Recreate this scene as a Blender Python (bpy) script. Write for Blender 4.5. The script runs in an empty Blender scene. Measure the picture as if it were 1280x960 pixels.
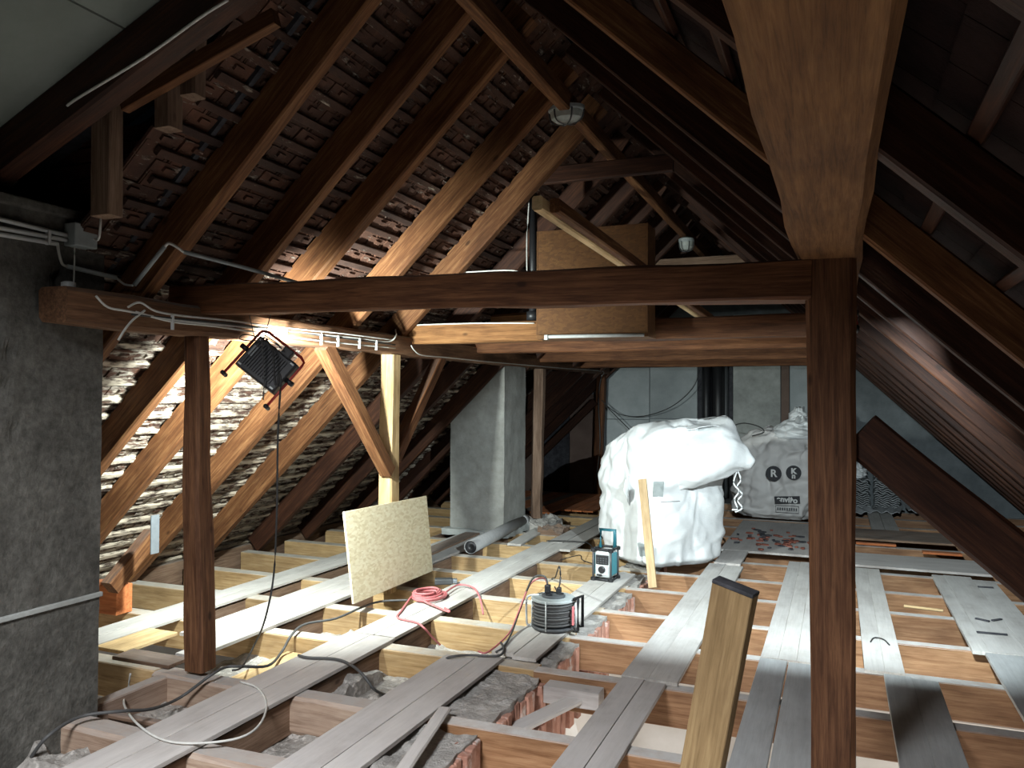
import bpy, bmesh, math, random
from mathutils import Vector, Matrix, noise, Quaternion
random.seed(7)
S = bpy.context.scene
COL = S.collection
# ---------------------------------------------------------------- camera
H = 1.65
Rv = Vector((0.926, 0.376, 0.0055)).normalized()
YAW, PIT, ROL = 0.38621, 0.018818, 0.005325
def cam_axes():
    cy, sy, cp, sp = math.cos(YAW), math.sin(YAW), math.cos(PIT), math.sin(PIT)
    fw = Vector((-sy*cp, cy*cp, sp)); r = Vector((cy, sy, 0)); u = r.cross(fw)
    c, s = math.cos(ROL), math.sin(ROL)
    return c*r+s*u, -s*r+c*u, fw
CR, CU, CF = cam_axes()
CP = Vector((0, 0, H)); FPX = 1000.0
cam = bpy.data.cameras.new('camera'); camo = bpy.data.objects.new('camera', cam); COL.objects.link(camo)
cam.sensor_width = 36; cam.lens = FPX/1280*36; cam.clip_start = .02
camo.matrix_world = Matrix(((CR.x, CU.x, -CF.x, CP.x), (CR.y, CU.y, -CF.y, CP.y), (CR.z, CU.z, -CF.z, CP.z), (0, 0, 0, 1)))
S.camera = camo
# ---------------------------------------------------------------- world, exposure
W = bpy.data.worlds.new('world'); S.world = W; W.use_nodes = True
W.node_tree.nodes['Background'].inputs[0].default_value = (.35, .5, .7, 1)
W.node_tree.nodes['Background'].inputs[1].default_value = .0012
S.view_settings.view_transform = 'Standard'; S.view_settings.look = 'None'
S.view_settings.exposure = 0.0; S.view_settings.gamma = 1.0
# ---------------------------------------------------------------- lights
def lamp(name, kind, loc, power, color, aim=None, **kw):
    d = bpy.data.lights.new(name, kind); d.energy = power; d.color = color
    for k, v in kw.items(): setattr(d, k, v)
    o = bpy.data.objects.new(name, d); COL.objects.link(o); o.location = loc
    if aim: o.rotation_euler = Vector(aim).to_track_quat('-Z', 'Y').to_euler()
    return o
FLOOD_L = Vector((-3.27, 4.03, 1.84)); DIR_L = Vector((-.44, .87, -.22)).normalized()
FLOOD_R = Vector((.005, 4.00, 2.05)); DIR_R = Vector((-.09, .87, -.475)).normalized()
lamp('flood_light_beam', 'SPOT', FLOOD_L + DIR_L*.05, 700, (.90, 1, .96), DIR_L, spot_size=math.radians(168), spot_blend=.75, shadow_soft_size=.05)
lamp('flood_light_beam', 'SPOT', FLOOD_R, 900, (.84, .96, 1), DIR_R, spot_size=math.radians(84), spot_blend=.15, shadow_soft_size=.010)
# added fill light above and behind the viewer, no source seen there
lamp('rear_fill_light', 'AREA', (-1.5, -.3, 3.1), 118, (.95, .97, 1), (-.12, .62, -1), shape='RECTANGLE', size=.9, size_y=.7, spread=math.radians(95))
# lamps of the room below
for x, y, pw in ((.6, 2.8, 28), (-.5, 4.6, 34), (1.6, 5.9, 46), (-4.4, 3.6, 20)):
    lamp('room_lamp_below', 'POINT', (x, y, -1.7), pw, (1, .96, .9), shadow_soft_size=.15)
# ---------------------------------------------------------------- pixel -> point
def ray(x, y): return CF*FPX + CR*(x-640) - CU*(y-480)
def onz(x, y, z=0): d = ray(x, y); return CP + d*((z-H)/d.z)
def ony(x, y, Y): d = ray(x, y); return CP + d*(Y/d.y)
def onx(x, y, X): d = ray(x, y); return CP + d*(X/d.x)
def project(p):
    d = p-CP; w = d.dot(CF)
    return (640+FPX*d.dot(CR)/w, 480-FPX*d.dot(CU)/w, w)
# ---------------------------------------------------------------- materials
def nodes(name, rough=.8, metal=0.0):
    m = bpy.data.materials.new(name); m.use_nodes = True
    nt = m.node_tree; b = nt.nodes['Principled BSDF']
    b.inputs['Roughness'].default_value = rough; b.inputs['Metallic'].default_value = metal
    return m, nt, b
def N(nt, t, **kw):
    n = nt.nodes.new(t)
    for k, v in kw.items():
        if k[0] == '_': n.inputs[int(k[1:]) if k[1:].isdigit() else k[1:]].default_value = v
        else: setattr(n, k, v)
    return n
def ramp(nt, fac, stops):
    r = nt.nodes.new('ShaderNodeValToRGB'); nt.links.new(fac, r.inputs[0])
    e = r.color_ramp.elements
    while len(e) < len(stops): e.new(.5)
    for q, (p, c) in zip(e, stops): q.position = p; q.color = c if len(c) == 4 else (*c, 1)
    return r.outputs[0]
def mixc(nt, f, a, b, mode='MIX'):
    m = nt.nodes.new('ShaderNodeMix'); m.data_type = 'RGBA'; m.blend_type = mode
    for s, v in ((m.inputs[0], f), (m.inputs[6], a), (m.inputs[7], b)):
        if hasattr(v, 'links'): nt.links.new(v, s)
        else: s.default_value = v if isinstance(v, (int, float)) else (*v[:3], 1)
    return m.outputs[2]
def math_(nt, op, a, b=None, clamp=False):
    m = nt.nodes.new('ShaderNodeMath'); m.operation = op; m.use_clamp = clamp
    for i, v in enumerate((a, b)):
        if v is None: continue
        if hasattr(v, 'links'): nt.links.new(v, m.inputs[i])
        else: m.inputs[i].default_value = v
    return m.outputs[0]
def offset_coords(nt):
    tc = nt.nodes.new('ShaderNodeTexCoord'); oi = nt.nodes.new('ShaderNodeObjectInfo')
    v = nt.nodes.new('ShaderNodeVectorMath'); v.operation = 'SCALE'; v.inputs[3].default_value = 37.0
    cmb = nt.nodes.new('ShaderNodeCombineXYZ')
    for i in range(3): nt.links.new(oi.outputs['Random'], cmb.inputs[i])
    nt.links.new(cmb.outputs[0], v.inputs[0])
    a = nt.nodes.new('ShaderNodeVectorMath'); a.operation = 'ADD'
    nt.links.new(tc.outputs['Object'], a.inputs[0]); nt.links.new(v.outputs[0], a.inputs[1])
    return a.outputs[0], oi.outputs['Random']
def scaled(nt, vec, s):
    m = nt.nodes.new('ShaderNodeMapping'); m.inputs['Scale'].default_value = s
    nt.links.new(vec, m.inputs[0]); return m.outputs[0]
def noi(nt, vec, scale, detail=5, rough=.6, dist=0):
    n = N(nt, 'ShaderNodeTexNoise'); n.inputs['Scale'].default_value = scale; n.inputs['Detail'].default_value = detail
    n.inputs['Roughness'].default_value = rough; n.inputs['Distortion'].default_value = dist
    nt.links.new(vec, n.inputs['Vector']); return n.outputs['Fac']
def bump(nt, b, h, strength=.3, dist=.01):
    n = nt.nodes.new('ShaderNodeBump'); n.inputs['Strength'].default_value = strength; n.inputs['Distance'].default_value = dist
    nt.links.new(h, n.inputs['Height']); nt.links.new(n.outputs[0], b.inputs['Normal'])
def wood(name, dark, mid, light, rough=.75, dust=0.0, dustcol=(.42, .41, .39), knots=True, bumps=.35, spread=.18):
    m, nt, b = nodes(name, rough)
    v, rnd = offset_coords(nt)
    g = noi(nt, scaled(nt, v, (1.2, 22, 22)), 2.2, 6, .65, .6)
    f = noi(nt, scaled(nt, v, (3, 90, 90)), 3, 3, .6)
    big = noi(nt, scaled(nt, v, (1.5, 4, 4)), 1.3, 4, .6)
    fac = math_(nt, 'ADD', math_(nt, 'MULTIPLY', g, .75), math_(nt, 'MULTIPLY', f, .25))
    c = ramp(nt, fac, [(.3, dark), (.5, mid), (.72, light)])
    c = mixc(nt, .8, c, ramp(nt, big, [(.3, (.55, .5, .48)), (.62, (1.15, 1.15, 1.15))]), 'MULTIPLY')
    if knots:
        vo = N(nt, 'ShaderNodeTexVoronoi'); nt.links.new(scaled(nt, v, (1.0, 2.0, 2.0)), vo.inputs['Vector']); vo.inputs['Scale'].default_value = 2.0
        c = mixc(nt, ramp(nt, vo.outputs['Distance'], [(.035, (.75,)*3), (.075, (0,)*3)]), c, tuple(q*.6 for q in dark))
    var = ramp(nt, rnd, [(0, (1-spread,)*3), (1, (1+spread, 1+spread, 1+spread*.7))])
    c = mixc(nt, 1.0, c, var, 'MULTIPLY')
    if dust > 0:
        ge = nt.nodes.new('ShaderNodeNewGeometry'); sx = nt.nodes.new('ShaderNodeSeparateXYZ'); nt.links.new(ge.outputs['Normal'], sx.inputs[0])
        up = math_(nt, 'MULTIPLY', math_(nt, 'SUBTRACT', sx.outputs[2], .55), 2.2, True)
        dn = noi(nt, v, 6, 6, .7)
        dm = math_(nt, 'MULTIPLY', up, ramp(nt, dn, [(.3, (dust*.55,)*3), (.6, (min(1, dust*1.15),)*3)]))
        c = mixc(nt, dm, c, dustcol)
    nt.links.new(c, b.inputs['Base Color']); bump(nt, b, fac, bumps, .006)
    b.inputs['Specular IOR Level'].default_value = .25
    return m
def rough_mat(name, c1, c2, scale=8, rough=.95, bs=.6, bd=.02, c3=None, obj=True):
    m, nt, b = nodes(name, rough); v, rnd = offset_coords(nt); b.inputs['Specular IOR Level'].default_value = .2
    n1 = noi(nt, v, scale, 8, .7); n2 = noi(nt, v, scale*.18, 4, .6)
    c = ramp(nt, n1, [(.32, c1), (.68, c2)])
    c = mixc(nt, 1.0, c, ramp(nt, n2, [(.3, (.68,)*3), (.7, (1.12,)*3)]), 'MULTIPLY')
    if c3:
        c = mixc(nt, ramp(nt, noi(nt, v, scale*.5, 6, .65), [(.56, (0,)*3), (.64, (1,)*3)]), c, c3)
    nt.links.new(c, b.inputs['Base Color']); bump(nt, b, n1, bs, bd)
    return m
def plain(name, col, rough=.5, metal=0.0):
    m, nt, b = nodes(name, rough, metal); v, _ = offset_coords(nt)
    n = noi(nt, v, 25, 4); nt.links.new(ramp(nt, n, [(.3, tuple(q*.82 for q in col)), (.7, col)]), b.inputs['Base Color'])
    return m
M = {}
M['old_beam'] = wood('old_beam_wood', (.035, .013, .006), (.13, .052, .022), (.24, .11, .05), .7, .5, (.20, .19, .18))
M['warm_beam'] = wood('warm_beam_wood', (.045, .019, .010), (.145, .065, .032), (.28, .14, .07), .7, .3)
M['purlin_wood'] = wood('purlin_wood', (.05, .025, .015), (.15, .075, .04), (.27, .15, .085), .75, 1, (.34, .34, .32))
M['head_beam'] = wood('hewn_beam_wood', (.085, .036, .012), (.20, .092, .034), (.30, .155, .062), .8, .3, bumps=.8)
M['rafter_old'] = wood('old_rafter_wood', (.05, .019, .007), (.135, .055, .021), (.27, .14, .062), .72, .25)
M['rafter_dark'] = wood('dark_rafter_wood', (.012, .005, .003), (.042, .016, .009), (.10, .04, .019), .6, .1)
M['pale'] = wood('pale_new_wood', (.42, .28, .14), (.62, .45, .25), (.74, .58, .36), .7, 0, knots=False)
M['post_pale'] = wood('pale_post_wood', (.26, .16, .07), (.46, .32, .17), (.60, .46, .28), .75, .2)
M['joist_yellow'] = wood('yellow_joist_wood', (.24, .15, .065), (.42, .28, .14), (.54, .40, .23), .7, .8, (.55, .54, .5))
M['joist_grey'] = wood('dusty_joist_wood', (.20, .13, .09), (.36, .26, .20), (.46, .36, .28), .85, 1, (.40, .38, .36))
M['joist_brown'] = wood('brown_joist_wood', (.14, .065, .03), (.26, .14, .075), (.38, .23, .13), .5, 1, (.62, .61, .59))
M['plank'] = wood('grey_plank_wood', (.38, .36, .33), (.52, .50, .47), (.64, .62, .59), .85, .55, (.60, .59, .57), spread=.1)
M['plank_dirty'] = wood('dusty_plank_wood', (.36, .34, .32), (.48, .455, .44), (.58, .56, .54), .9, .6, (.50, .48, .465), spread=.12)
M['plank_wet'] = wood('worn_plank_wood', (.34, .36, .36), (.48, .50, .50), (.60, .63, .63), .5, .5, (.46, .47, .475), spread=.1)
M['plank_brown'] = wood('brown_plank_wood', (.09, .05, .035), (.20, .13, .09), (.32, .22, .17), .8, .3)
M['floor_red'] = wood('red_floorboard_wood', (.34, .10, .04), (.58, .19, .07), (.70, .30, .12), .7, .1)
M['batten'] = wood('weathered_wood', (.16, .10, .06), (.38, .28, .19), (.55, .45, .33), .85, .2, knots=False)
M['concrete'] = rough_mat('rough_concrete', (.085, .083, .073), (.18, .172, .155), 26, .95, .8, .012)
M['concrete_pale'] = rough_mat('pale_concrete', (.34, .35, .33), (.50, .52, .50), 6, .9, .45, .015)
M['concrete_chimney'] = rough_mat('chimney_concrete', (.24, .235, .215), (.36, .36, .335), 6, .9, .5, .015)
M['gable_grey'] = rough_mat('dark_grey_masonry', (.16, .18, .19), (.24, .265, .275), 5)
M['wallboard'] = rough_mat('grey_wallboard', (.38, .42, .43), (.50, .54, .55), 3, .9, .2, .004)
M['wallboard_brown'] = rough_mat('brown_wallboard', (.16, .11, .09), (.24, .17, .14), 3, .9, .2, .004)
M['dormer_board'] = rough_mat('dormer_board', (.22, .25, .22), (.29, .32, .29), 2, .9, .1, .004)
M['dark_brick'] = rough_mat('dark_brick', (.06, .025, .02), (.16, .06, .045), 8, .95, .6, .02)
M['rubble'] = rough_mat('dusty_rubble', (.30, .28, .255), (.56, .53, .49), 30, 1, 1, .02, (.62, .58, .54))
M['mortar'] = rough_mat('dusty_mortar', (.42, .40, .37), (.60, .57, .54), 34, 1, 1, .03)
M['brick'] = rough_mat('pink_brick', (.42, .20, .14), (.62, .36, .28), 14, .95, .7, .02, (.60, .52, .48))
M['plaster'] = rough_mat('room_plaster', (.75, .72, .68), (.85, .83, .8), 2, .9, .1, .004)
M['osb_pale'] = None
M['black'] = plain('black_plastic', (.018, .018, .02), .45)
M['dark_grey'] = plain('dark_grey_plastic', (.07, .075, .08), .5)
M['red_tube'] = plain('red_painted_tube', (.40, .03, .02), .4)
M['white_plastic'] = plain('white_plastic', (.62, .64, .63), .45)
M['grey_plastic'] = plain('grey_plastic', (.38, .42, .42), .45)
M['grey_pipe'] = plain('grey_pipe_plastic', (.30, .30, .30), .5)
M['teal'] = plain('teal_plastic', (.02, .14, .18), .4)
M['teal_bright'] = plain('light_teal_plastic', (.06, .34, .42), .4)
M['silver'] = plain('silver_plastic', (.62, .66, .66), .4, .1)
M['pink_hose'] = plain('pink_hose_rubber', (.62, .19, .20), .5)
M['cable_grey'] = plain('grey_cable', (.085, .085, .085), .6)
M['cable_black'] = plain('black_cable', (.03, .03, .03), .6)
M['cable_white'] = plain('white_cable', (.62, .62, .58), .5)
M['zinc'] = plain('zinc_sheet', (.30, .34, .38), .45, .6)
M['label_white'] = plain('white_print', (.75, .75, .73), .7)
M['label_black'] = plain('black_print', (.03, .03, .035), .7)
M['grey_tile'] = rough_mat('grey_concrete_tile', (.34, .35, .36), (.48, .50, .51), 10, .9, .4, .01)
M['shard_red'] = rough_mat('red_tile_shard', (.22, .07, .05), (.36, .14, .10), 12, .9, .4, .01)
M['shard_dark'] = rough_mat('dark_tile_shard', (.03, .03, .035), (.09, .09, .1), 12, .8, .4, .01)
M['white_fibre'] = None
def sack_mat(name, col, tr):
    m, nt, b = nodes(name, .62); v, _ = offset_coords(nt)
    n = noi(nt, v, 3, 6, .6); w = noi(nt, scaled(nt, v, (1, 1, 6)), 14, 3)
    nt.links.new(ramp(nt, n, [(.3, tuple(q*.9 for q in col)), (.7, col)]), b.inputs['Base Color'])
    bump(nt, b, math_(nt, 'ADD', n, math_(nt, 'MULTIPLY', w, .2)), .35, .03)
    return m
M['sack'] = sack_mat('white_woven_sack', (.82, .84, .84), 0)
M['sack_grey'] = sack_mat('grey_woven_sack', (.70, .68, .66), 0)
def tile_mat(name, dk, lt, mo, add):
    m, nt, b = nodes(name, .9); v, rnd = offset_coords(nt)
    ge = nt.nodes.new('ShaderNodeNewGeometry')
    n1 = noi(nt, ge.outputs['Position'], 7, 8, .7); n2 = noi(nt, scaled(nt, ge.outputs['Position'], (5, 1.2, 5)), 5, 6, .65)
    base = ramp(nt, n1, [(.3, dk), (.7, lt)])
    base = mixc(nt, 1.0, base, ramp(nt, rnd, [(0, (.6, .6, .62)), (1, (1.25, 1.2, 1.15))]), 'MULTIPLY')
    # old mortar smeared over the tile joints, thickened low down to paint in the lamplit zone
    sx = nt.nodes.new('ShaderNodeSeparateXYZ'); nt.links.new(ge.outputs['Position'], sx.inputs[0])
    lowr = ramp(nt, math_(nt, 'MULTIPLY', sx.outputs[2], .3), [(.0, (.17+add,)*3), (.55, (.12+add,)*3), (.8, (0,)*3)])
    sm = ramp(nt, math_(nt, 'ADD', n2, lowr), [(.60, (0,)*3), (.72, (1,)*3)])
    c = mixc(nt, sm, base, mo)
    nt.links.new(c, b.inputs['Base Color']); bump(nt, b, math_(nt, 'ADD', n1, sm), .7, .02)
    return m
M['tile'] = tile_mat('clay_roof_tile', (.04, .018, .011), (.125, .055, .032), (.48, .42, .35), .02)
M['tile_dark'] = rough_mat('shaded_roof_tile', (.012, .006, .005), (.032, .015, .012), 8)  # darker tile copy; the unlit slope's shade is put into its colour
M['roof_batten'] = tile_mat('roof_batten_wood', (.035, .017, .012), (.085, .042, .027), (.56, .48, .38), .06)  # paler low down too, painting the lamplight on the lower battens
def osb_mat(name, a, b_, c_):
    m, nt, b = nodes(name, .8); v, _ = offset_coords(nt)
    n0 = N(nt, 'ShaderNodeTexNoise'); n0.inputs['Scale'].default_value = 9; nt.links.new(v, n0.inputs['Vector'])
    mx = nt.nodes.new('ShaderNodeMix'); mx.data_type = 'RGBA'; mx.inputs[0].default_value = .05
    nt.links.new(v, mx.inputs[6]); nt.links.new(n0.outputs['Color'], mx.inputs[7])
    vo = N(nt, 'ShaderNodeTexVoronoi'); vo.inputs['Scale'].default_value = 30; nt.links.new(scaled(nt, mx.outputs[2], (1, 1, 2.2)), vo.inputs['Vector'])
    sp = nt.nodes.new('ShaderNodeSeparateColor'); nt.links.new(vo.outputs['Color'], sp.inputs[0])
    nt.links.new(ramp(nt, sp.outputs[0], [(.1, a), (.55, b_), (.95, c_)]), b.inputs['Base Color'])
    bump(nt, b, sp.outputs[1], .25, .002)
    return m
M['osb'] = osb_mat('strand_board', (.66, .56, .36), (.76, .67, .47), (.80, .73, .54))
M['hardboard'] = osb_mat('brown_hardboard', (.11, .045, .012), (.135, .056, .015), (.155, .068, .018))
def emit(name, col, s):
    m, nt, b = nodes(name, .4); b.inputs['Base Color'].default_value = (*col, 1)
    b.inputs['Emission Color'].default_value = (*col, 1); b.inputs['Emission Strength'].default_value = s; return m
M['lamp_glass'] = emit('lit_lamp_glass', (1, 1, .95), 25)
def glass_mat():
    m, nt, b = nodes('frosted_lamp_glass', .35); v, _ = offset_coords(nt)
    nt.links.new(ramp(nt, noi(nt, v, 30, 3), [(.3, (.5, .55, .5)), (.7, (.7, .74, .7))]), b.inputs['Base Color'])
    b.inputs['Transmission Weight'].default_value = .3; return m
M['frosted'] = glass_mat()
# ---------------------------------------------------------------- builders
def link(name, me, mat, parent=None, loc=None, smooth=False):
    o = bpy.data.objects.new(name, me); COL.objects.link(o)
    if mat is not None and not me.materials: me.materials.append(mat)
    if parent: o.parent = parent
    if loc is not None: o.location = loc
    if smooth:
        for p in me.polygons: p.use_smooth = True
    return o
def from_bm(name, bm, mat, parent=None, loc=None, smooth=False):
    me = bpy.data.meshes.new(name); bmesh.ops.recalc_face_normals(bm, faces=bm.faces); bm.to_mesh(me); bm.free()
    return link(name, me, mat, parent, loc, smooth)
def thing(name, label, cat, loc=(0, 0, 0), group=None):
    o = bpy.data.objects.new(name, None); COL.objects.link(o); o.location = loc; o.empty_display_size = .05
    return tag(o, label, cat, group)
def tag(o, label, cat, group=None):
    o['label'] = label; o['category'] = cat; o['kind'] = 'thing'
    if group: o['group'] = group
    return o
def struct(name):
    o = bpy.data.objects.new(name, None); COL.objects.link(o); o['kind'] = 'structure'; o.empty_display_size = .05; return o
def add_box(bm, lo, hi, mat=None, bev=0.0):
    vs = [bm.verts.new(p) for p in ((lo[0], lo[1], lo[2]), (hi[0], lo[1], lo[2]), (hi[0], hi[1], lo[2]), (lo[0], hi[1], lo[2]),
                                     (lo[0], lo[1], hi[2]), (hi[0], lo[1], hi[2]), (hi[0], hi[1], hi[2]), (lo[0], hi[1], hi[2]))]
    fs = [bm.faces.new([vs[i] for i in f]) for f in ((0, 3, 2, 1), (4, 5, 6, 7), (0, 1, 5, 4), (1, 2, 6, 5), (2, 3, 7, 6), (3, 0, 4, 7))]
    if mat is not None:
        for v in vs: v.co = mat @ v.co
    if bev > 0:
        es = list({e for f in fs for e in f.edges}); bmesh.ops.bevel(bm, geom=es, offset=bev, segments=2, affect='EDGES', profile=.5)
    return vs
def box(name, lo, hi, mat, parent=None, bev=0.004, rot=None, origin=None):
    """axis box whose mesh is centred on its own origin (so wood grain follows its longest side)"""
    c = (Vector(lo)+Vector(hi))/2; d = (Vector(hi)-Vector(lo))/2
    bm = bmesh.new(); ax = max(range(3), key=lambda i: d[i])
    q = {0: Matrix(), 1: Matrix.Rotation(math.pi/2, 4, 'Z'), 2: Matrix.Rotation(-math.pi/2, 4, 'Y')}[ax]
    dd = [abs(v) for v in (q.to_3x3().transposed() @ d)]
    add_box(bm, [-v for v in dd], dd, None, min(bev, min(dd)*.4))
    o = from_bm(name, bm, mat)
    mw = Matrix.Translation(c) @ (rot.to_4x4() if rot else Matrix()) @ q
    if parent: o.parent = parent; mw = Matrix.Translation(-parent.location) @ mw
    o.matrix_local = mw
    return o
def timber(name, p0, p1, w, h, mat, parent=None, side=None, seg=6, ch=.008, jit=.0, w1=None, h1=None, sag=0):
    """squared timber from p0 to p1: w across `side`, h the other way; chamfered, a little uneven"""
    p0 = Vector(p0); p1 = Vector(p1); x = (p1-p0); L = x.length; x.normalize()
    s = Vector(side) if side else (Vector((0, 1, 0)) if abs(x.y) < .9 else Vector((1, 0, 0)))
    s = (s - x*s.dot(x)).normalized(); u = x.cross(s)
    bm = bmesh.new(); rings = []
    sd = random.random()*50
    for i in range(seg+1):
        t = i/seg; a = (w+(w1-w)*t if w1 else w)/2; b = (h+(h1-h)*t if h1 else h)/2; c = ch
        pts = [(a-c, -b), (a, -b+c), (a, b-c), (a-c, b), (-a+c, b), (-a, b-c), (-a, -b+c), (-a+c, -b)]
        r = []
        for k, (y, z) in enumerate(pts):
            n = noise.noise_vector(Vector((t*L*1.7+sd, k*.33, sd)))*jit
            r.append(bm.verts.new((t*L, y+n.y, z+n.z-sag*math.sin(math.pi*t))))
        rings.append(r)
    for i in range(seg):
        for k in range(8):
            bm.faces.new((rings[i][k], rings[i][(k+1) % 8], rings[i+1][(k+1) % 8], rings[i+1][k]))
    bm.faces.new(rings[0][::-1]); bm.faces.new(rings[-1])
    o = from_bm(name, bm, mat)
    m = Matrix((x, s, u)).transposed().to_4x4(); m.translation = p0
    if parent: o.parent = parent; m = Matrix.Translation(-parent.location) @ m
    o.matrix_local = m
    return o
def tube(name, pts, r, mat, parent=None, smooth_path=True, n=8, cyc=False):
    """round tube along points, joined as one mesh"""
    pts = [Vector(p) for p in pts]
    if smooth_path and len(pts) > 2:
        q = []; m = len(pts)
        rng = range(m) if cyc else range(m-1)
        for i in rng:
            a, b, c, d = (pts[(i-1) % m] if (i or cyc) else pts[0]), pts[i], pts[(i+1) % m], (pts[(i+2) % m] if (cyc or i+2 < m) else pts[-1])
            for k in range(5):
                t = k/5; t2 = t*t; t3 = t2*t
                q.append(.5*((2*b)+(c-a)*t+(2*a-5*b+4*c-d)*t2+(3*b-a-3*c+d)*t3))
        if not cyc: q.append(pts[-1])
        pts = q
    base = parent.location if parent else Vector((0, 0, 0))
    org = pts[0].copy(); bm = bmesh.new(); rings = []
    ref = Vector((0, 0, 1)); m = len(pts)
    for i, p in enumerate(pts):
        d = (pts[(i+1) % m]-pts[i-1]) if cyc else (pts[min(i+1, m-1)]-pts[max(i-1, 0)])
        if d.length < 1e-9: d = Vector((0, 0, 1))
        d.normalize(); s = d.cross(ref)
        if s.length < .05: s = d.cross(Vector((1, 0, 0)))
        s.normalize(); u = s.cross(d)
        if rings and False: pass
        rings.append([bm.verts.new(p-org+(s*math.cos(a)+u*math.sin(a))*r) for a in [2*math.pi*k/n for k in range(n)]])
    for i in range(m if cyc else m-1):
        A, B = rings[i], rings[(i+1) % m]
        for k in range(n): bm.faces.new((A[k], A[(k+1) % n], B[(k+1) % n], B[k]))
    if not cyc: bm.faces.new(rings[0][::-1]); bm.faces.new(rings[-1])
    o = from_bm(name, bm, mat, parent, org-base, True)
    return o
def lathe(name, prof, mat, parent=None, loc=(0, 0, 0), n=32, rot=None, closed=False):
    bm = bmesh.new(); rings = []
    for (r, z) in prof:
        rings.append([bm.verts.new((r*math.cos(2*math.pi*k/n), r*math.sin(2*math.pi*k/n), z)) for k in range(n)])
    for i in range(len(rings)-1):
        for k in range(n): bm.faces.new((rings[i][k], rings[i][(k+1) % n], rings[i+1][(k+1) % n], rings[i+1][k]))
    if closed:
        for k in range(n): bm.faces.new((rings[-1][k], rings[-1][(k+1) % n], rings[0][(k+1) % n], rings[0][k]))
    else:
        bm.faces.new(rings[0][::-1]); bm.faces.new(rings[-1])
    o = from_bm(name, bm, mat, parent, loc, False)
    if rot: o.rotation_euler = rot
    return o
def heap(name, x0, x1, y0, y1, z, amp, mat, parent=None, res=.035, seed=0, thick=.1, lumps=True):
    """uneven bed of rubble"""
    bm = bmesh.new(); nx = max(4, int((x1-x0)/res)); ny = max(4, int((y1-y0)/res)); g = []
    for i in range(nx+1):
        row = []
        for j in range(ny+1):
            x = x0+(x1-x0)*i/nx; y = y0+(y1-y0)*j/ny; e = min(i, nx-i, j, ny-j)
            n = noise.fractal(Vector((x*3+seed, y*3, seed)), 1, 2, 4)*amp + noise.noise(Vector((x*22, y*22, seed)))*amp*.35
            if lumps: n += max(0, noise.noise(Vector((x*9+seed, y*9, 3)))-.15)*amp*1.6
            jx = noise.noise(Vector((x*7, y*7, seed+9)))*.03 if e == 0 else 0
            row.append(bm.verts.new((x+jx-x0, y-y0, z+n)))
        g.append(row)
    for i in range(nx):
        for j in range(ny): bm.faces.new((g[i][j], g[i+1][j], g[i+1][j+1], g[i][j+1]))
    bnd = [g[i][0] for i in range(nx+1)]+[g[nx][j] for j in range(1, ny+1)]+[g[i][ny] for i in range(nx-1, -1, -1)]+[g[0][j] for j in range(ny-1, 0, -1)]
    low = [bm.verts.new((v.co.x, v.co.y, z-thick)) for v in bnd]
    k = len(bnd)
    for i in range(k): bm.faces.new((bnd[i], bnd[(i+1) % k], low[(i+1) % k], low[i]))
    bm.faces.new(low)
    o = from_bm(name, bm, mat, parent, (x0, y0, 0))
    return o
# ================================================================ SETTING
# ---- floor joists -------------------------------------------------------
floor = struct('floor')
JY = [2.2, 2.97, 3.74, 4.66, 5.40, 6.15, 6.97, 7.71, 8.52, 9.3, 10.1, 10.9, 11.7, 12.5, 13.3]
JZ = -.026; JH = .215; JW = .13
for i, y in enumerate(JY):
    yc = y+JW/2+.0
    # stretch towards the eaves behind the posts
    if i >= 2:
        x0 = -6.0 if i > 2 else -5.95
        timber('joist', (x0, yc, JZ-JH/2), (-3.88 if i == 2 else -3.2, yc, JZ-JH/2), JW, JH, M['joist_yellow'], floor, seg=3, ch=.006, jit=.006)
    if i >= 3:
        timber('joist', (-3.2, yc+.01, JZ-JH/2), (-1.74, yc+.01, JZ-JH/2), JW, JH, M['joist_yellow'], floor, seg=3, ch=.006, jit=.006)
    else:
        timber('joist', (-3.88 if i else -3.6, yc, JZ-JH/2-.004), (-1.95, yc, JZ-JH/2-.004), JW+.02, JH, M['joist_grey'], floor, seg=5, ch=.02, jit=.015)
    timber('joist', (-1.95 if i < 3 else -1.74, yc-.02, JZ-JH/2), (2.6, yc+.02, JZ-JH/2), .10, JH, M['joist_brown'] if i > 2 else M['joist_brown'], floor, seg=3, ch=.006, jit=.004)
timber('joist', (-1.95, 2.2-.7, JZ-JH/2), (2.6, 2.2-.7, JZ-JH/2), .10, JH, M['joist_brown'], floor)
# trimmer behind the chimney base and short sole under the first post
timber('joist', (-3.80, 3.18, -.14), (-3.80, 3.80, -.14), .09, .2, M['joist_grey'], floor, side=(1, 0, 0))
timber('joist', (-3.02, 3.74, -.165), (-3.02, 4.0, -.165), .10, .2, M['joist_grey'], floor, side=(1, 0, 0))
for X, ia, ib, mt in ((-2.865, 2, 11, 'plank_brown'), (-3.835, 3, 10, 'plank_brown'), (-4.61, 3, 11, 'plank_brown'), (-2.87, 0, 2, 'plank_brown'), (-2.03, 0, 3, 'plank_brown')):
    for i in range(ia, ib): timber('header', (X, JY[i]+JW+.01, -.145), (X, JY[i+1]+.01, -.145), .03, .20, M[mt], floor, side=(1, 0, 0), seg=2, ch=.003)
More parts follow.
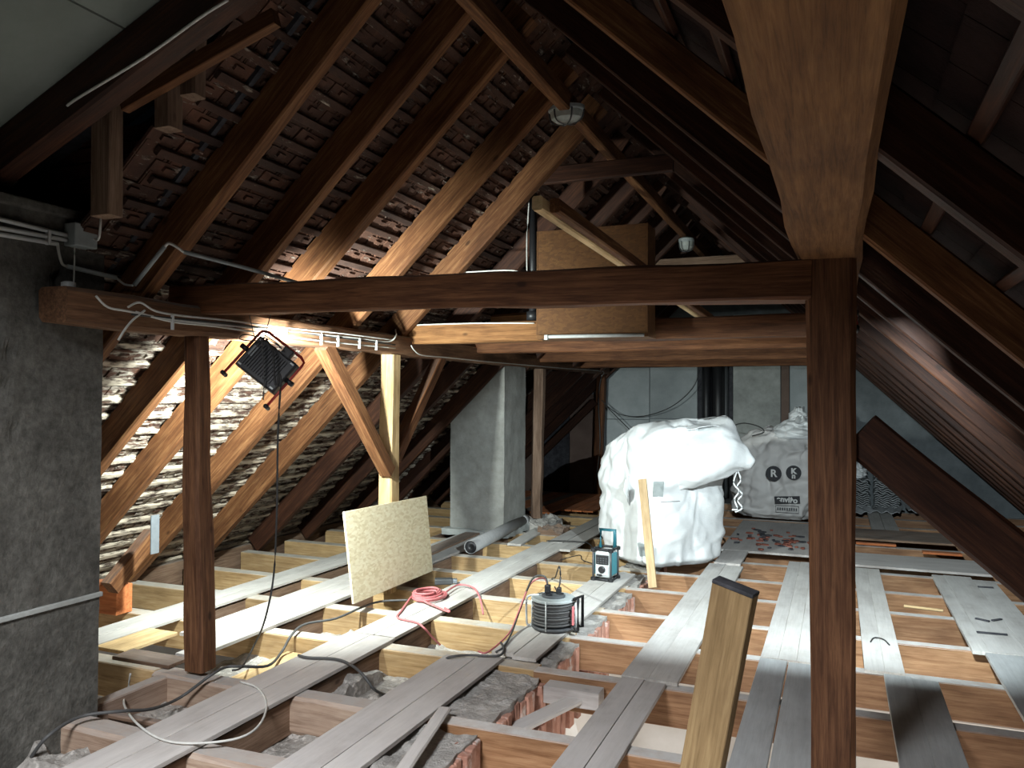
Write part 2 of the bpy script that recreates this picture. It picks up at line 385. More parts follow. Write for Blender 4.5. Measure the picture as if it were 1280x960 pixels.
# brick wall of the storey below, its top just under the joists
wallb = struct('wall_brick')
bk = bmesh.new(); add_box(bk, (-.056, -.033, -.115), (.056, .033, .115), None, .006)
bk_me = bpy.data.meshes.new('brick'); bk.to_mesh(bk_me); bk.free(); bk_me.materials.append(M['brick'])
for i in range(1, 9):
    y0 = JY[i-1]+JW+.005; y1 = JY[i]-.03
    n = int((y1-y0)/.078)
    for j in range(n+1):
        y = y0+.04+(y1-y0-.07)*j/max(1, n)
        for lay in range(2):
            if random.random() < .06: continue
            o = bpy.data.objects.new('brick', bk_me); COL.objects.link(o); o.parent = wallb
            o.location = (-1.715+random.uniform(-.014, .014), y, -.185-.24*lay+random.uniform(-.012, .008))
            o.rotation_euler = (random.uniform(-.05, .05), random.uniform(-.04, .04), random.uniform(-.05, .05))
            o.scale = (1, 1, 1)
    h = heap('mortar_bed', -2.03, -1.675+random.uniform(-.01, .01), y0, y1, -.05, .022, M['mortar'], wallb, .016, i*3.1, .03); h['kind'] = 'stuff'
core = box('wall_core', (-2.05, 1.2, -2.75), (-1.80, 9.0, -.26), M['plaster'], wallb, bev=0)
# dusty fill between the joists beside the wall
fillp = floor
for i in range(0, 9):
    y0 = JY[i]+JW; y1 = JY[i+1]
    if i < 4:
        h = heap('rubble_fill', -3.95 if i < 3 else -3.9, -2.03, y0-.01, y1+.01, -.235 if i != 2 else -.20, .035, M['rubble'], floor, .03, i*7.7, .05); h['kind'] = 'stuff'
    else:
        h = heap('rubble_fill', -3.9, -2.03, y0-.01, y1+.01, -.26, .02, M['rubble'], floor, .05, i*7.7, .03); h['kind'] = 'stuff'
# bright dust heaps where the cable ends
h = heap('dust_heap', -3.15, -2.75, 3.95, 4.55, -.13, .05, M['rubble'], floor, .022, 91, .1); h['kind'] = 'stuff'
h = heap('dust_heap', -3.35, -2.95, 4.85, 5.3, -.10, .05, M['rubble'], floor, .022, 17, .12); h['kind'] = 'stuff'
h = heap('rubble_fill', -6.0, -3.9, 4.8, 14, -.262, .01, M['rubble'], floor, .12, 5, .03); h['kind'] = 'stuff'
h = heap('rubble_fill', -2.03, -1.72, 9.0, 14, -.262, .01, M['rubble'], floor, .12, 5, .03); h['kind'] = 'stuff'
h = heap('rubble_fill', -3.9, -2.03, 9.4, 14, -.262, .01, M['rubble'], floor, .12, 5, .03); h['kind'] = 'stuff'
for (a, b_, r_) in (((-3.0, 3.0), (-2.3, 3.25), .05),):
    pass
# plaster ceiling strips of the storey below still in place under the right-hand bays
for i in range(3, 14):
    if i > 3: box('plaster_ceiling', (-1.70, JY[i]+.08, -.268), (2.3, JY[i+1]+.02, -.25), M['plaster'], floor, bev=0)
# storey below
low = struct('wall_storey_below')
bm = bmesh.new(); add_box(bm, (-6.4, -.5, -2.85), (3.4, 15, -2.75)); from_bm('lower_floor', bm, M['plaster'], low)
for lo, hi in (((-1.8, 7.4, -2.75), (3.3, 7.5, -.28)), ((-6.4, 14.9, -2.75), (3.4, 15, -.28)), ((3.3, -.5, -2.75), (3.4, 15, -.28)), ((-6.4, -.5, -2.75), (-6.3, 15, -.28)), ((-6.4, -.6, -2.75), (3.4, -.5, -.28))):
    bm = bmesh.new(); add_box(bm, lo, hi); from_bm('lower_wall', bm, M['plaster'], low)
# ---- roof slopes --------------------------------------------------------
ML, XL = .96, -5.9; MR, XR = .95, 2.5
XRID = (MR*XR+ML*XL)/(ML+MR)
aL, aR = math.atan(ML), math.atan(MR)
nL = Vector((-math.sin(aL), 0, math.cos(aL))); dL = Vector((math.cos(aL), 0, math.sin(aL)))
nR = Vector((math.sin(aR), 0, math.cos(aR))); dR = Vector((-math.cos(aR), 0, math.sin(aR)))
def PL(s, y, off=0): return Vector((XL, y, 0))+dL*s+nL*off
def PR(s, y, off=0): return Vector((XR, y, 0))+dR*s+nR*off
LL = (XRID-XL)/math.cos(aL); LR = (XR-XRID)/math.cos(aR)
roofl = struct('ceiling_left'); roofr = struct('ceiling_right')
RYL = [3.33, 4.0, 4.55, 5.4, 6.2, 7.15, 8.02, 8.9, 9.75, 10.6, 11.4, 12.2, 13.0, 13.7]
for i, y in enumerate(RYL):
    s0 = -.05
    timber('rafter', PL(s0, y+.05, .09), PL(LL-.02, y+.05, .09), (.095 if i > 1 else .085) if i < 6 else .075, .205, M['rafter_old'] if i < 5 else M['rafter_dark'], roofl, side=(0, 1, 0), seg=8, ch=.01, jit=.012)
RYR = [-1.0, .1, 1.15, 2.2, 3.35, 4.3, 5.1, 5.9, 6.8, 7.7, 8.6, 9.5, 10.4, 11.2, 12.1, 13.0]
for i, y in enumerate(RYR):
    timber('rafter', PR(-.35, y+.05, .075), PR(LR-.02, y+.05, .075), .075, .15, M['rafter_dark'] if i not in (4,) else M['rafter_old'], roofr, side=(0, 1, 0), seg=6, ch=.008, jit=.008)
GA = .165
YV = 3.06
nrow = int((LL+.3)/GA)
for k in range(nrow):
    s = -.15+k*GA
    if s > LL-.06: break
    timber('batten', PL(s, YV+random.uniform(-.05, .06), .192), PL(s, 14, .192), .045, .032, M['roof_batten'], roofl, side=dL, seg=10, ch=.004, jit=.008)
    if (k % 2 == 0): timber('batten', PR(s*LR/LL, -1.2, .168), PR(s*LR/LL, 14, .168), .045, .032, M['rafter_dark'], roofr, side=dR, seg=3, ch=.004)
TW = .205
bm = bmesh.new(); add_box(bm, (-TW/2+.004, -.19, -.009), (TW/2-.004, .19, .009), None)
# nib that hooks over the batten, and two shallow ribs
add_box(bm, (-.03, .14, -.026), (.03, .17, -.009)); add_box(bm, (-TW/2+.01, -.18, -.015), (-TW/2+.028, .12, -.009)); add_box(bm, (TW/2-.03, -.18, -.015), (TW/2-.012, .12, -.009))
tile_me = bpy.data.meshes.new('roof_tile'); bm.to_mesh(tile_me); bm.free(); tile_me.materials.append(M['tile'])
tiles = []
for k in range(nrow+1):
    s = -.15+k*GA+GA*.5
    if s > LL+.02: break
    y = YV+(k % 2)*TW*.5+random.uniform(-.02, .02)
    while y < 14:
        base = PL(s, y, .229+random.uniform(-.004, .004))
        rot = Matrix((Vector((0, -1, 0)), dL, nL)).transposed()
        rot = rot @ Matrix.Rotation(random.gauss(0, .02), 3, 'Z') @ Matrix.Rotation(-.065+random.gauss(0, .012), 3, 'X') @ Matrix.Rotation(random.gauss(0, .012), 3, 'Y')
        mw = rot.to_4x4(); mw.translation = base
        px, py, w = project(base); hid = (px < 130 and py > 250) or px < 0 or py < 0 or py > 735 or w < .5
        if not (random.random() < .004): tiles.append((w if not hid else 99+w, mw))
        y += TW
tiles.sort(key=lambda t: t[0])
for w, mw in tiles[:300]:
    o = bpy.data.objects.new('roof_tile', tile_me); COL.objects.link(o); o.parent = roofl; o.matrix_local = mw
bm = bmesh.new()
for w, mw in tiles[300:]:
    add_box(bm, (-TW/2+.004, -.19, -.009), (TW/2-.004, .19, .009), mw)
    if w < 99: add_box(bm, (-.03, .14, -.026), (.03, .17, -.009), mw)
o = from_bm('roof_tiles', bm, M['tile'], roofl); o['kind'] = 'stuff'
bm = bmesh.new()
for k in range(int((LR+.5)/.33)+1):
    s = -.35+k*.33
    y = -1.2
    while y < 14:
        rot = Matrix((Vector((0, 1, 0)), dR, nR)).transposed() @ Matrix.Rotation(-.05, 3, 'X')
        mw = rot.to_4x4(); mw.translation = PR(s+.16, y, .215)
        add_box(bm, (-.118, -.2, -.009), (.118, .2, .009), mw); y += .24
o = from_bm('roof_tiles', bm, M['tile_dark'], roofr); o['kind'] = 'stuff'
# sarking skin over both slopes so no sky shows between the tiles
bm = bmesh.new()
for f, Ls in ((PL, LL), (PR, LR)):
    a = [f(-.6, YV if f is PL else -1.2, .28), f(Ls+.12, YV if f is PL else -1.2, .28), f(Ls+.12, 14.2, .28), f(-.6, 14.2, .28)]
    b_ = [p+(nL if f is PL else nR)*.02 for p in a]
    va = [bm.verts.new(p) for p in a]; vb = [bm.verts.new(p) for p in b_]
    bm.faces.new(va); bm.faces.new(vb)
    for i in range(4): bm.faces.new((va[i], va[(i+1) % 4], vb[(i+1) % 4], vb[i]))
from_bm('roof_underlay', bm, M['shard_dark'], roofr)
# dark eaves boards closing the slopes
box('eaves_board', (-6.12, 3.0, -.3), (-6.06, 14, .02), M['plank_brown'], roofl)
box('eaves_board', (2.72, -1, -.3), (2.78, 14, .1), M['plank_brown'], roofr)
# ---- gable wall ---------------------------------------------------------
gable = struct('wall_back')
GY = 13.95
def gx(px): return ony(px, 500, GY).x
def panel(x0, x1, z0, z1, mat, y=GY, t=.03): return box('panel', (x0+.006, y, z0+.006), (x1-.006, y+t, z1-.006), mat, gable, bev=.004)
bm = bmesh.new(); vs = [bm.verts.new(p) for p in ((-6.3, GY+.04, -.3), (2.7, GY+.04, -.3), (2.7, GY+.04, .2), (XRID, GY+.04, 4.4), (-6.3, GY+.04, .2))]
f = bm.faces.new(vs); r = bmesh.ops.extrude_face_region(bm, geom=[f]); [setattr(v, 'co', v.co+Vector((0, .2, 0))) for v in r['geom'] if isinstance(v, bmesh.types.BMVert)]
from_bm('masonry', bm, M['gable_grey'], gable)
xs = [gx(758), gx(812), gx(872)]
panel(xs[0], xs[1], -.1, 1.30, M['wallboard']); panel(xs[0], xs[1], 1.30, 2.75, M['wallboard'])
panel(xs[1], xs[2], -.1, 1.32, M['wallboard']); panel(xs[1], xs[2], 1.32, 2.75, M['wallboard'])
panel(gx(976), gx(987), -.1, 3.1, M['wallboard_brown']); panel(gx(916), gx(976), -.1, 3.1, M['concrete_pale']); panel(gx(987), gx(1010), -.1, 3.0, M['wallboard'])
panel(gx(1010), gx(1060), -.1, 2.3, M['gable_grey'])
panel(gx(712), gx(750), -.1, 1.75, M['wallboard_brown']); panel(gx(680), gx(712), -.1, 1.35, M['shard_dark']); panel(gx(636), gx(680), -.1, .95, M['wallboard_brown'])
# flat dark panel painting the shade of a niche, two black pipes before it
box('niche_shade', (gx(872), GY-.01, -.1), (gx(916), GY+.03, 2.9), M['shard_dark'], gable)
tube('pipe', [(gx(884), GY-.09, 0), (gx(884), GY-.09, 2.9)], .075, M['black'], gable, False, 14)
tube('pipe', [(gx(899), GY-.12, 0), (gx(899), GY-.12, 2.9)], .10, M['black'], gable, False, 14)
tube('pipe', [(gx(908), GY-.06, 0), (gx(908), GY-.06, 2.9)], .04, M['dark_grey'], gable, False, 10)
# ---- concrete chimney mass beside the viewer ---------------------------
wl = struct('wall_left')
bm = bmesh.new(); n1, n2 = 46, 44
def chim_pt(y, z):
    p = Vector((-3.69, y, z)); d = noise.fractal(Vector((y*5, z*5, 2)), 1, 2, 5)*.008
    for (hy, hz, r, dep) in ((2.58, 2.02, .05, .05), (2.62, 1.66, .04, .03), (2.6, 1.95, .03, .03), (2.68, 1.5, .03, .02), (2.66, 1.86, .03, .03), (2.92, 2.25, .045, .06)):
        q = ((y-hy)**2+(z-hz)**2)/(r*r)
        if q < 4: d -= dep*math.exp(-q*1.5)
    p.x += d; return p
g = [[bm.verts.new(chim_pt(.4+2.78*i/(n1*3), -.25+(2.83+ (.03*noise.noise(Vector((i*.4, 0, 0)))))*j/n2)) for j in range(n2+1)] for i in range(n1*3+1)]
for i in range(n1*3):
    for j in range(n2): bm.faces.new((g[i][j], g[i+1][j], g[i+1][j+1], g[i][j+1]))
bnd = [g[i][0] for i in range(n1*3+1)]+[g[-1][j] for j in range(1, n2+1)]+[g[i][-1] for i in range(n1*3-1, -1, -1)]+[g[0][j] for j in range(n2-1, 0, -1)]
bk_ = [bm.verts.new((-5.0, v.co.y, v.co.z)) for v in bnd]; k = len(bnd)
for i in range(k): bm.faces.new((bnd[i], bnd[(i+1) % k], bk_[(i+1) % k], bk_[i]))
bm.faces.new(bk_)
from_bm('concrete_face', bm, M['concrete'], wl)
box('ledge_strip', (-3.70, .5, .575), (-3.672, 3.19, .60), M['concrete_pale'], wl)
box('mortar_cap', (-3.9, 1.5, 2.57), (-3.66, 3.14, 2.62), M['concrete'], wl, bev=.012)
# footing rubble at the foot of the mass
h = heap('footing_rubble', -3.72, -3.25, 2.35, 3.0, -.18, .08, M['rubble'], wl, .03, 44, .1); h['kind'] = 'stuff'
h = heap('footing_rubble', -3.95, -3.1, 3.12, 3.72, -.20, .05, M['rubble'], wl, .03, 54, .05); h['kind'] = 'stuff'
# ---- dormer over the concrete mass -------------------------------------
dorm = struct('ceiling_dormer')
mD = .43
zD = lambda x, off=0: 2.72+mD*(x+3.7)+off
def slab(name, x0, x1, y0, y1, off, t, mat, parent):
    bm = bmesh.new(); pts = [(x0, y0), (x1, y0), (x1, y1), (x0, y1)]
    lo = [bm.verts.new((x, y, zD(x, off))) for x, y in pts]; hi = [bm.verts.new((x, y, zD(x, off+t))) for x, y in pts]
    bm.faces.new(lo); bm.faces.new(hi)
    for i in range(4): bm.faces.new((lo[i], lo[(i+1) % 4], hi[(i+1) % 4], hi[i]))
    return from_bm(name, bm, mat, parent)
timber('dormer_rafter', (-5.4, 2.66, zD(-5.4, .11)), (-1.85, 2.66, zD(-1.85, .11)), .12, .20, M['rafter_dark'], dorm, side=(0, 1, 0), ch=.012, jit=.012)
timber('dormer_rafter', (-5.4, 1.55, zD(-5.4, .30)), (-1.85, 1.55, zD(-1.85, .30)), .10, .12, M['rafter_dark'], dorm, side=(0, 1, 0))
for x0, x1 in ((-5.4, -3.98), (-3.97, -2.92), (-2.91, -1.9)):
    slab('ceiling_panel', x0, x1, 1.62, 2.60, .22, .02, M['dormer_board'], dorm); slab('ceiling_panel', x0, x1, .2, 1.61, .22, .02, M['dormer_board'], dorm)
slab('dormer_deck', -5.5, -1.8, .1, 3.2, .34, .03, M['shard_dark'], dorm)
# cheek: studs, rail and dark brick behind
for px, w in ((134, .13), (211, .10), (240, .09)):
    p = ony(px, 200, 2.90); top = zD(p.x, .3); bot = ML*(p.x-XL)+.10
    timber('dormer_stud', (p.x, 2.90, bot), (p.x, 2.90, top), w, .09, M['plank_brown'], dorm, side=(1, 0, 0), jit=.01, ch=.01)
timber('dormer_rail', ony(155, 131, 2.82), ony(345, 22, 2.82), .05, .075, M['rafter_old'], dorm, side=(0, 1, 0), ch=.004)
for k in range(9):
    for j in range(7):
        z = 2.33+k*.085; y = 3.12; x = -4.7+j*.245+(k % 2)*.12
        if z > ML*(x+.235-XL)+.24 and x < -3.42: box('brick', (x, y, z), (x+.235, y+.11, z+.072), M['dark_brick'], dorm, bev=.006)
bm = bmesh.new(); a = [bm.verts.new(p) for p in ((-5.4, 3.25, .8), (-5.4, 3.25, zD(-5.4, .34)), (-2.38, 3.25, zD(-2.38, .34)))]; b_ = [bm.verts.new(v.co+Vector((0, .03, 0))) for v in a]
bm.faces.new(a); bm.faces.new(b_); [bm.faces.new((a[i], a[(i+1) % 3], b_[(i+1) % 3], b_[i])) for i in range(3)]
from_bm('cheek_board', bm, M['shard_dark'], dorm)
tube('cable', [ony(285, 0, 2.59), ony(250, 22, 2.59), ony(180, 72, 2.59), ony(92, 126, 2.59), ony(89, 133, 2.62), ony(100, 142, 2.7), ony(126, 156, 2.92), ony(127, 200, 2.92), ony(125, 290, 2.92), ony(118, 299, 2.95)], .006, M['cable_white'], dorm)
tube('torn_sheet_roll', [onx(0, 236, -4.0), onx(8, 232, -3.95), onx(20, 224, -3.9)], .02, M['dormer_board'], dorm)
# ================================================================ FRAME TIMBERS (things)
def purlin_x(y): return -3.52-(y-3.6)*.029
def purlin_z(y): return 2.005+(y-3.6)*.008
def T(name, label, cat, p0, p1, w, h, mat, group=None, **kw):
    o = timber(name, p0, p1, w, h, mat, None, **kw); tag(o, label, cat, group); return o
pl = T('purlin', 'long dark purlin carrying white cables, its sawn end beside the concrete mass', 'beam', (-3.555, 2.78, 2.095), (purlin_x(13.9), 13.9, purlin_z(13.9)+.095), .20, .175, M['purlin_wood'], side=(1, 0, 0), seg=30, ch=.02, jit=.02)
pr_ = T('purlin', 'massive hewn purlin overhead resting on the front oak post', 'beam', (-.03, -.6, 2.385), (-.045, 13.9, 2.385), .27, .27, M['head_beam'], side=(1, 0, 0), seg=36, ch=.03, jit=.02)
T('tie_beam', 'dark tie beam spanning from cabled purlin to the front post', 'beam', (-3.72, 3.73, 2.235), (-.10, 3.69, 2.17), .13, .175, M['old_beam'], side=(0, 1, 0), seg=20, ch=.012, jit=.014)
T('oak_post', 'thick dark oak post in front with lit chamfered edge', 'post', (-.015, 3.72, JZ-.02), (-.03, 3.72, 2.26), .17, .16, M['warm_beam'], side=(1, 0, 0), w1=.205, h1=.17, seg=20, ch=.022, jit=.014)
T('timber_post', 'brown post beside the hanging floodlight, notched near its middle', 'post', (-3.60, 3.83, .0), (-3.555, 3.72, 2.02), .15, .14, M['warm_beam'], side=(1, 0, 0), w1=.115, h1=.12, seg=20, ch=.018, jit=.014)
T('timber_post', 'pale post met by two braces behind the strand board', 'post', (-3.62, 6.05, JZ), (-3.60, 6.05, 2.03), .13, .14, M['post_pale'], side=(1, 0, 0), seg=14, ch=.012, jit=.01)
T('timber_post', 'rough grey post standing on a mound past the chimney', 'post', (-3.76, 10.15, .05), (-3.72, 10.15, 2.06), .14, .13, M['plank_brown'], side=(1, 0, 0), seg=14, ch=.02, jit=.016)
T('timber_post', 'reddish corner post against the gable wall', 'post', (-3.93, 13.7, JZ), (-3.86, 13.7, 2.12), .15, .14, M['old_beam'], side=(1, 0, 0), seg=14, ch=.012, jit=.012)
T('brace', 'orange diagonal brace from the cabled purlin to the pale post', 'brace', (-3.57, 5.02, 2.05), (-3.58, 5.98, 1.02), .11, .12, M['rafter_old'], side=(1, 0, 0), seg=8, ch=.008, jit=.008)
T('brace', 'far brace with a pale dusty upper face, rising from the pale post', 'brace', (-3.62, 6.15, 1.12), (-3.64, 7.05, 2.05), .10, .11, M['old_beam'], side=(1, 0, 0), seg=8, ch=.008, jit=.008)
T('brace', 'dark red strut sloping down from the gable corner post', 'brace', (-5.0, 13.62, .62), (-3.95, 13.62, 1.62), .10, .13, M['rafter_dark'], side=(0, 1, 0), seg=8)
T('brace', 'near-black strut running from the oak post down to the eaves', 'brace', (.085, 3.74, 1.515), (1.93, 3.74, -.10), .12, .205, M['rafter_dark'], side=(0, 1, 0), seg=14, ch=.016, jit=.014)
T('collar_beam', 'dark cross beam between the hardboard box and the oak post purlin', 'beam', (-1.88, 6.38, 2.215), (-.02, 6.38, 2.215), .14, .17, M['old_beam'], side=(0, 1, 0), seg=10, ch=.01, jit=.01)  # unlit half of the cross beam; its shade is put into darker wood
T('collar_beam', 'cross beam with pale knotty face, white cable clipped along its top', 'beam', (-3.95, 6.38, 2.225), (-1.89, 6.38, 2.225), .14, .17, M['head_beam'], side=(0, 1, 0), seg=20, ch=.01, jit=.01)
T('collar_beam', 'second cross beam behind the brown hardboard box', 'beam', (-3.85, 7.85, 2.215), (-.02, 7.85, 2.215), .13, .155, M['old_beam'], side=(0, 1, 0), seg=20, ch=.01, jit=.01)
T('collar_beam', 'third cross beam, above the rough grey post', 'beam', (-3.9, 9.95, 2.215), (-.02, 9.95, 2.215), .13, .155, M['old_beam'], side=(0, 1, 0), seg=20, ch=.01, jit=.01)
T('collar_beam', 'fourth cross beam, deepest in, close to the gable wall', 'beam', (-4.0, 11.9, 2.225), (-.02, 11.9, 2.225), .13, .17, M['old_beam'], side=(0, 1, 0), seg=20, ch=.01, jit=.01)
T('ridge_beam', 'dark ridge timber along the apex of the roof', 'beam', (-1.83, .5, 3.815), (-1.83, 13.9, 3.815), .09, .13, M['rafter_old'], side=(1, 0, 0), seg=24, ch=.01, jit=.01)
T('collar_tie', 'short high collar under the ridge beyond the caged lamp', 'beam', (-2.5, 6.32, 3.53), (-1.2, 6.32, 3.53), .06, .14, M['rafter_dark'], side=(0, 1, 0), seg=4)
T('collar_tie', 'farther high collar above the small lit lamp', 'beam', (-2.55, 10.7, 3.45), (-1.0, 10.7, 3.45), .06, .18, M['plank_brown'], side=(0, 1, 0), seg=4)
# two pale battens lying over the tie beam
T('roofing_batten', 'pale squared batten poking over the tie beam, cut end facing out', 'batten', (-1.245, 3.35, 2.53), (-1.17, 7.95, 2.42), .05, .065, M['pale'], side=(1, 0, 0), seg=6)
T('roofing_batten', 'browner batten lying close alongside the pale squared batten', 'batten', (-1.185, 3.42, 2.53), (-1.105, 7.95, 2.42), .05, .065, M['rafter_old'], side=(1, 0, 0), seg=6)
T('wall_plate', 'old plank stub propped on the far side of the tie beam', 'beam', (-3.35, 7.70, 2.42), (-2.3, 7.70, 2.42), .12, .24, M['head_beam'], side=(0, 1, 0), seg=8, jit=.02, ch=.02)
# second chimney
cx1 = ony(630, 600, 9.0).x; cx0 = ony(563, 600, 9.0).x; cy1 = 9.0
while project(Vector((cx1, cy1, .5)))[0] < 656: cy1 += .01
ch = thing('chimney', 'pale concrete chimney shaft standing between the roof braces and grey post', 'chimney', ((cx0+cx1)/2, (9+cy1)/2, 0))
hx, hy = (cx1-cx0)/2, (cy1-9)/2
bm = bmesh.new(); add_box(bm, (-hx, -hy, -.05), (hx, hy, 2.6)); bmesh.ops.subdivide_edges(bm, edges=bm.edges, cuts=14, use_grid_fill=True)
for v in bm.verts: v.co += noise.noise_vector(v.co*6)*.006
from_bm('shaft', bm, M['concrete_chimney'], ch)
bm = bmesh.new(); add_box(bm, (-hx-.06, -hy-.10, -.03), (hx+.08, hy+.05, .045)); bmesh.ops.subdivide_edges(bm, edges=bm.edges, cuts=10, use_grid_fill=True)
for v in bm.verts: v.co += noise.noise_vector(v.co*9)*.03
from_bm('mortar_base', bm, M['concrete_pale'], ch)
# ================================================================ WALK BOARDS
WB = 'loose boards laid over the joists'
def board(label, x0, x1, y0, y1, mat, z=0.0, t=.024, dx=0.0, dz=0.0, name='plank', cat='plank'):
    o = timber(name, ((x0+x1)/2, y0, z-t/2), ((x0+x1)/2+dx, y1, z-t/2+dz), x1-x0+.005, t, mat, None, side=(1, 0, 0), seg=10, ch=.002, jit=.0012)
    return tag(o, label, cat)
G, D_, Wt, Br = M['plank'], M['plank_dirty'], M['plank_wet'], M['plank_brown']
board('dusty front board under the curled pale cable, nearer the concrete mass', -3.20, -3.025, 1.5, 4.83, D_)
board('dusty front board under the curled pale cable, bordering the open rubble bay', -3.015, -2.83, 1.5, 4.83, D_)
board('board under the pink hose, side towards the strand board', -3.17, -3.01, 4.85, 8.75, G)
board('board beside the pink hose, side towards the cable drum', -3.00, -2.84, 4.85, 8.75, G)
board('far pale board from the hose walkway on to the big sack, chimney side', -3.12, -2.94, 8.78, 13.2, G, dx=-.02)
board('far pale board from the hose walkway on to the big sack, sack side', -2.92, -2.72, 8.4, 11.6, G, dx=-.02)
board('wide dusty board between the two rubble bays, end near the cable drum', -2.34, -2.145, 2.0, 4.66, D_)
board('narrow dusty board alongside the brick wall top', -2.135, -1.98, 2.0, 4.75, D_)
board('board under the cable drum, outer one of its pair', -2.10, -1.95, 4.84, 7.42, G)
board('board under cable drum and radio, bordering the brick wall top', -1.94, -1.78, 4.80, 7.50, G)
board('front grey board next to the leaning batten, brick wall side', -1.19, -1.06, 1.8, 4.70, D_)
board('front grey board next to the leaning batten, oak post side', -1.05, -.93, 1.8, 4.68, D_)
board('bright worn board running from the front pair to the big sack', -1.20, -1.045, 4.72, 8.3, G)
board('bright worn board ending at the grey sheet corner', -1.04, -.87, 4.72, 8.25, G)
board('grey wet board in front of the oak post, outer one', -.46, -.30, 1.8, 5.39, Wt)
board('wide grey wet board just outside the foot of the oak post', -.285, -.11, 1.8, 5.37, Wt)
board('bright board beyond the oak post foot, outermost of three', -.46, -.355, 5.41, 8.72, G)
board('bright board beyond the oak post foot, middle of three', -.35, -.245, 5.41, 8.74, G)
board('bright board beyond the oak post foot, mostly hidden behind the post', -.24, -.13, 5.41, 8.7, G)
board('pale board just past the oak post on the eaves side, nearer the post', .155, .265, 5.41, 8.66, G)
board('pale board just past the oak post on the eaves side, with curled wire on it', .27, .375, 5.41, 8.66, G)
board('dark wet board leading from the curled wire board to the front', .26, .405, 1.8, 5.37, Wt)
board('short dark wet board beside the one leading to the front', .41, .545, 1.8, 5.34, Wt)
board('narrow pale board edging the walkway with the black slate strips', .83, .925, 6.1, 8.6, G)
board('wide pale board beneath the black slate strips', .93, 1.155, 6.1, 8.62, G)
board('outer pale board beside the black slate strips, near the dark strut', 1.16, 1.33, 5.0, 8.5, G)
board('dim grey board leading front from the slate strip walkway', .90, 1.15, 1.8, 6.08, Wt)
board('bright narrow board by the eaves under the rafter feet', -4.89, -4.74, 3.75, 8.6, G)
board('second bright board by the eaves under the rafter feet', -4.73, -4.58, 3.75, 8.6, G)
board('lit board behind the brown post, eaves side of three', -4.28, -4.12, 4.36, 9.2, G)
board('lit board behind the brown post, middle of three', -4.11, -3.97, 4.36, 9.0, G)
board('lit board behind the brown post, nearest the strand board', -3.96, -3.80, 4.0, 8.6, G)
board('dark brown plank sloping beside the fallen grey pipe', -4.12, -3.94, 7.2, 9.2, Br, z=.02, dx=-.12)
board('short pale offcut at the rubble mound of the grey post', -3.5, -3.34, 8.5, 10.2, G, z=.0, dx=-.15)
o = box('offcut_panel', (-4.56, 3.90, -.026), (-4.30, 4.36, 0), M['pale'], None); tag(o, 'bright yellowish offcut board lying between the concrete mass and brown post', 'board')
o = box('offcut_panel', (-4.29, 3.80, -.026), (-3.82, 3.97, -.002), Br, None); tag(o, 'dim plank piece at the foot of the brown post', 'board')
o = box('offcut_panel', (-3.56, 3.95, -.14), (-3.40, 4.62, -.118), M['pale'], None); tag(o, 'narrow yellow board sunk between joists behind the brown post', 'board')
# narrow rough slat crossing the brick wall bay
o = timber('slat', onz(505, 965, .0), onz(556, 888, .012), .075, .02, M['plank_dirty'], None, side=(0, 0, 1)); 
bpy.data.objects.remove(o)
o = timber('slat', onz(500, 968, .01), onz(556, 886, .01), .07, .022, M['plank_dirty'], None, side=(1, .1, 0)); tag(o, 'narrow split slat lying askew beside the brick wall top', 'slat')
o = timber('slat', (-3.75, 3.32, -.12), (-3.05, 3.42, -.16), .05, .03, M['plank_brown'], None); tag(o, 'brown stick lying in the rubble below the brown post', 'slat')
o = timber('slat', (-1.66, 4.05, -.16), (-1.38, 4.62, -.10), .11, .03, M['plank_dirty'], None, side=(1, -.4, 0)); tag(o, 'grey wood scrap tipped into the open bay beside the brick wall', 'slat')
o = box('wood_block', (-1.62, 4.50, -.15), (-1.28, 4.62, -.05), M['plank_dirty'], None); tag(o, 'grey wooden block fixed to the joist above the open bay', 'block')
o = timber('slat', (.50, 7.28, -.02), (.78, 7.24, -.02), .04, .02, M['pale'], None); tag(o, 'small yellow lath between the two far walkways past the oak post', 'slat')
# grey sheets and far boards
sh = tag(box('grey_sheet', (-1.20, 9.06, -.012), (-.22, 11.35, .012), M['plank_dirty']), 'dusty grey sheet covered with broken tile shards, in front of the dark-logoed sack', 'sheet')
o = tag(box('grey_sheet', (-1.16, 8.3, -.012), (-.9, 9.05, .012), M['plank_dirty']), 'small pale sheet strip joining the worn boards and the shard-covered sheet', 'sheet')
o = tag(box('grey_sheet', (-.215, 8.75, -.012), (1.36, 9.45, .012), M['plank_dirty']), 'grey cross sheet butting the far walkways past the oak post', 'sheet')
o = tag(box('grey_sheet', (.05, 10.45, -.012), (1.25, 11.25, .012), M['plank_brown']), 'dark scarred cross board below the stacked grey tiles', 'sheet')
o = tag(box('orange_slat', (.2, 10.12, -.012), (.62, 10.2, .012), M['floor_red']), 'short orange lath between the grey cross sheets, by the post', 'slat')
o = tag(box('orange_slat', (.86, 9.78, -.012), (1.24, 9.9, .012), M['floor_red']), 'short orange lath between the grey cross sheets, by the strut', 'slat')
board('white far board leading to the stacked grey tiles, post side', .41, .56, 11.3, 13.1, G)
board('white far board leading to the stacked grey tiles, eaves side', .57, .73, 11.3, 13.1, G)
# red floor boards at the far corner
for k in range(9):
    x = -5.35+k*.165
    o = box('floor_board', (x, 11.0, -.02), (x+.16, 13.5, .004), M['floor_red'] if k % 3 else M['plank_brown'], floor)
for k in range(3):
    o = box('floor_board', (-3.84+k*.17, 11.4, -.02), (-3.68+k*.17, 13.6, .004), M['floor_red'], floor)
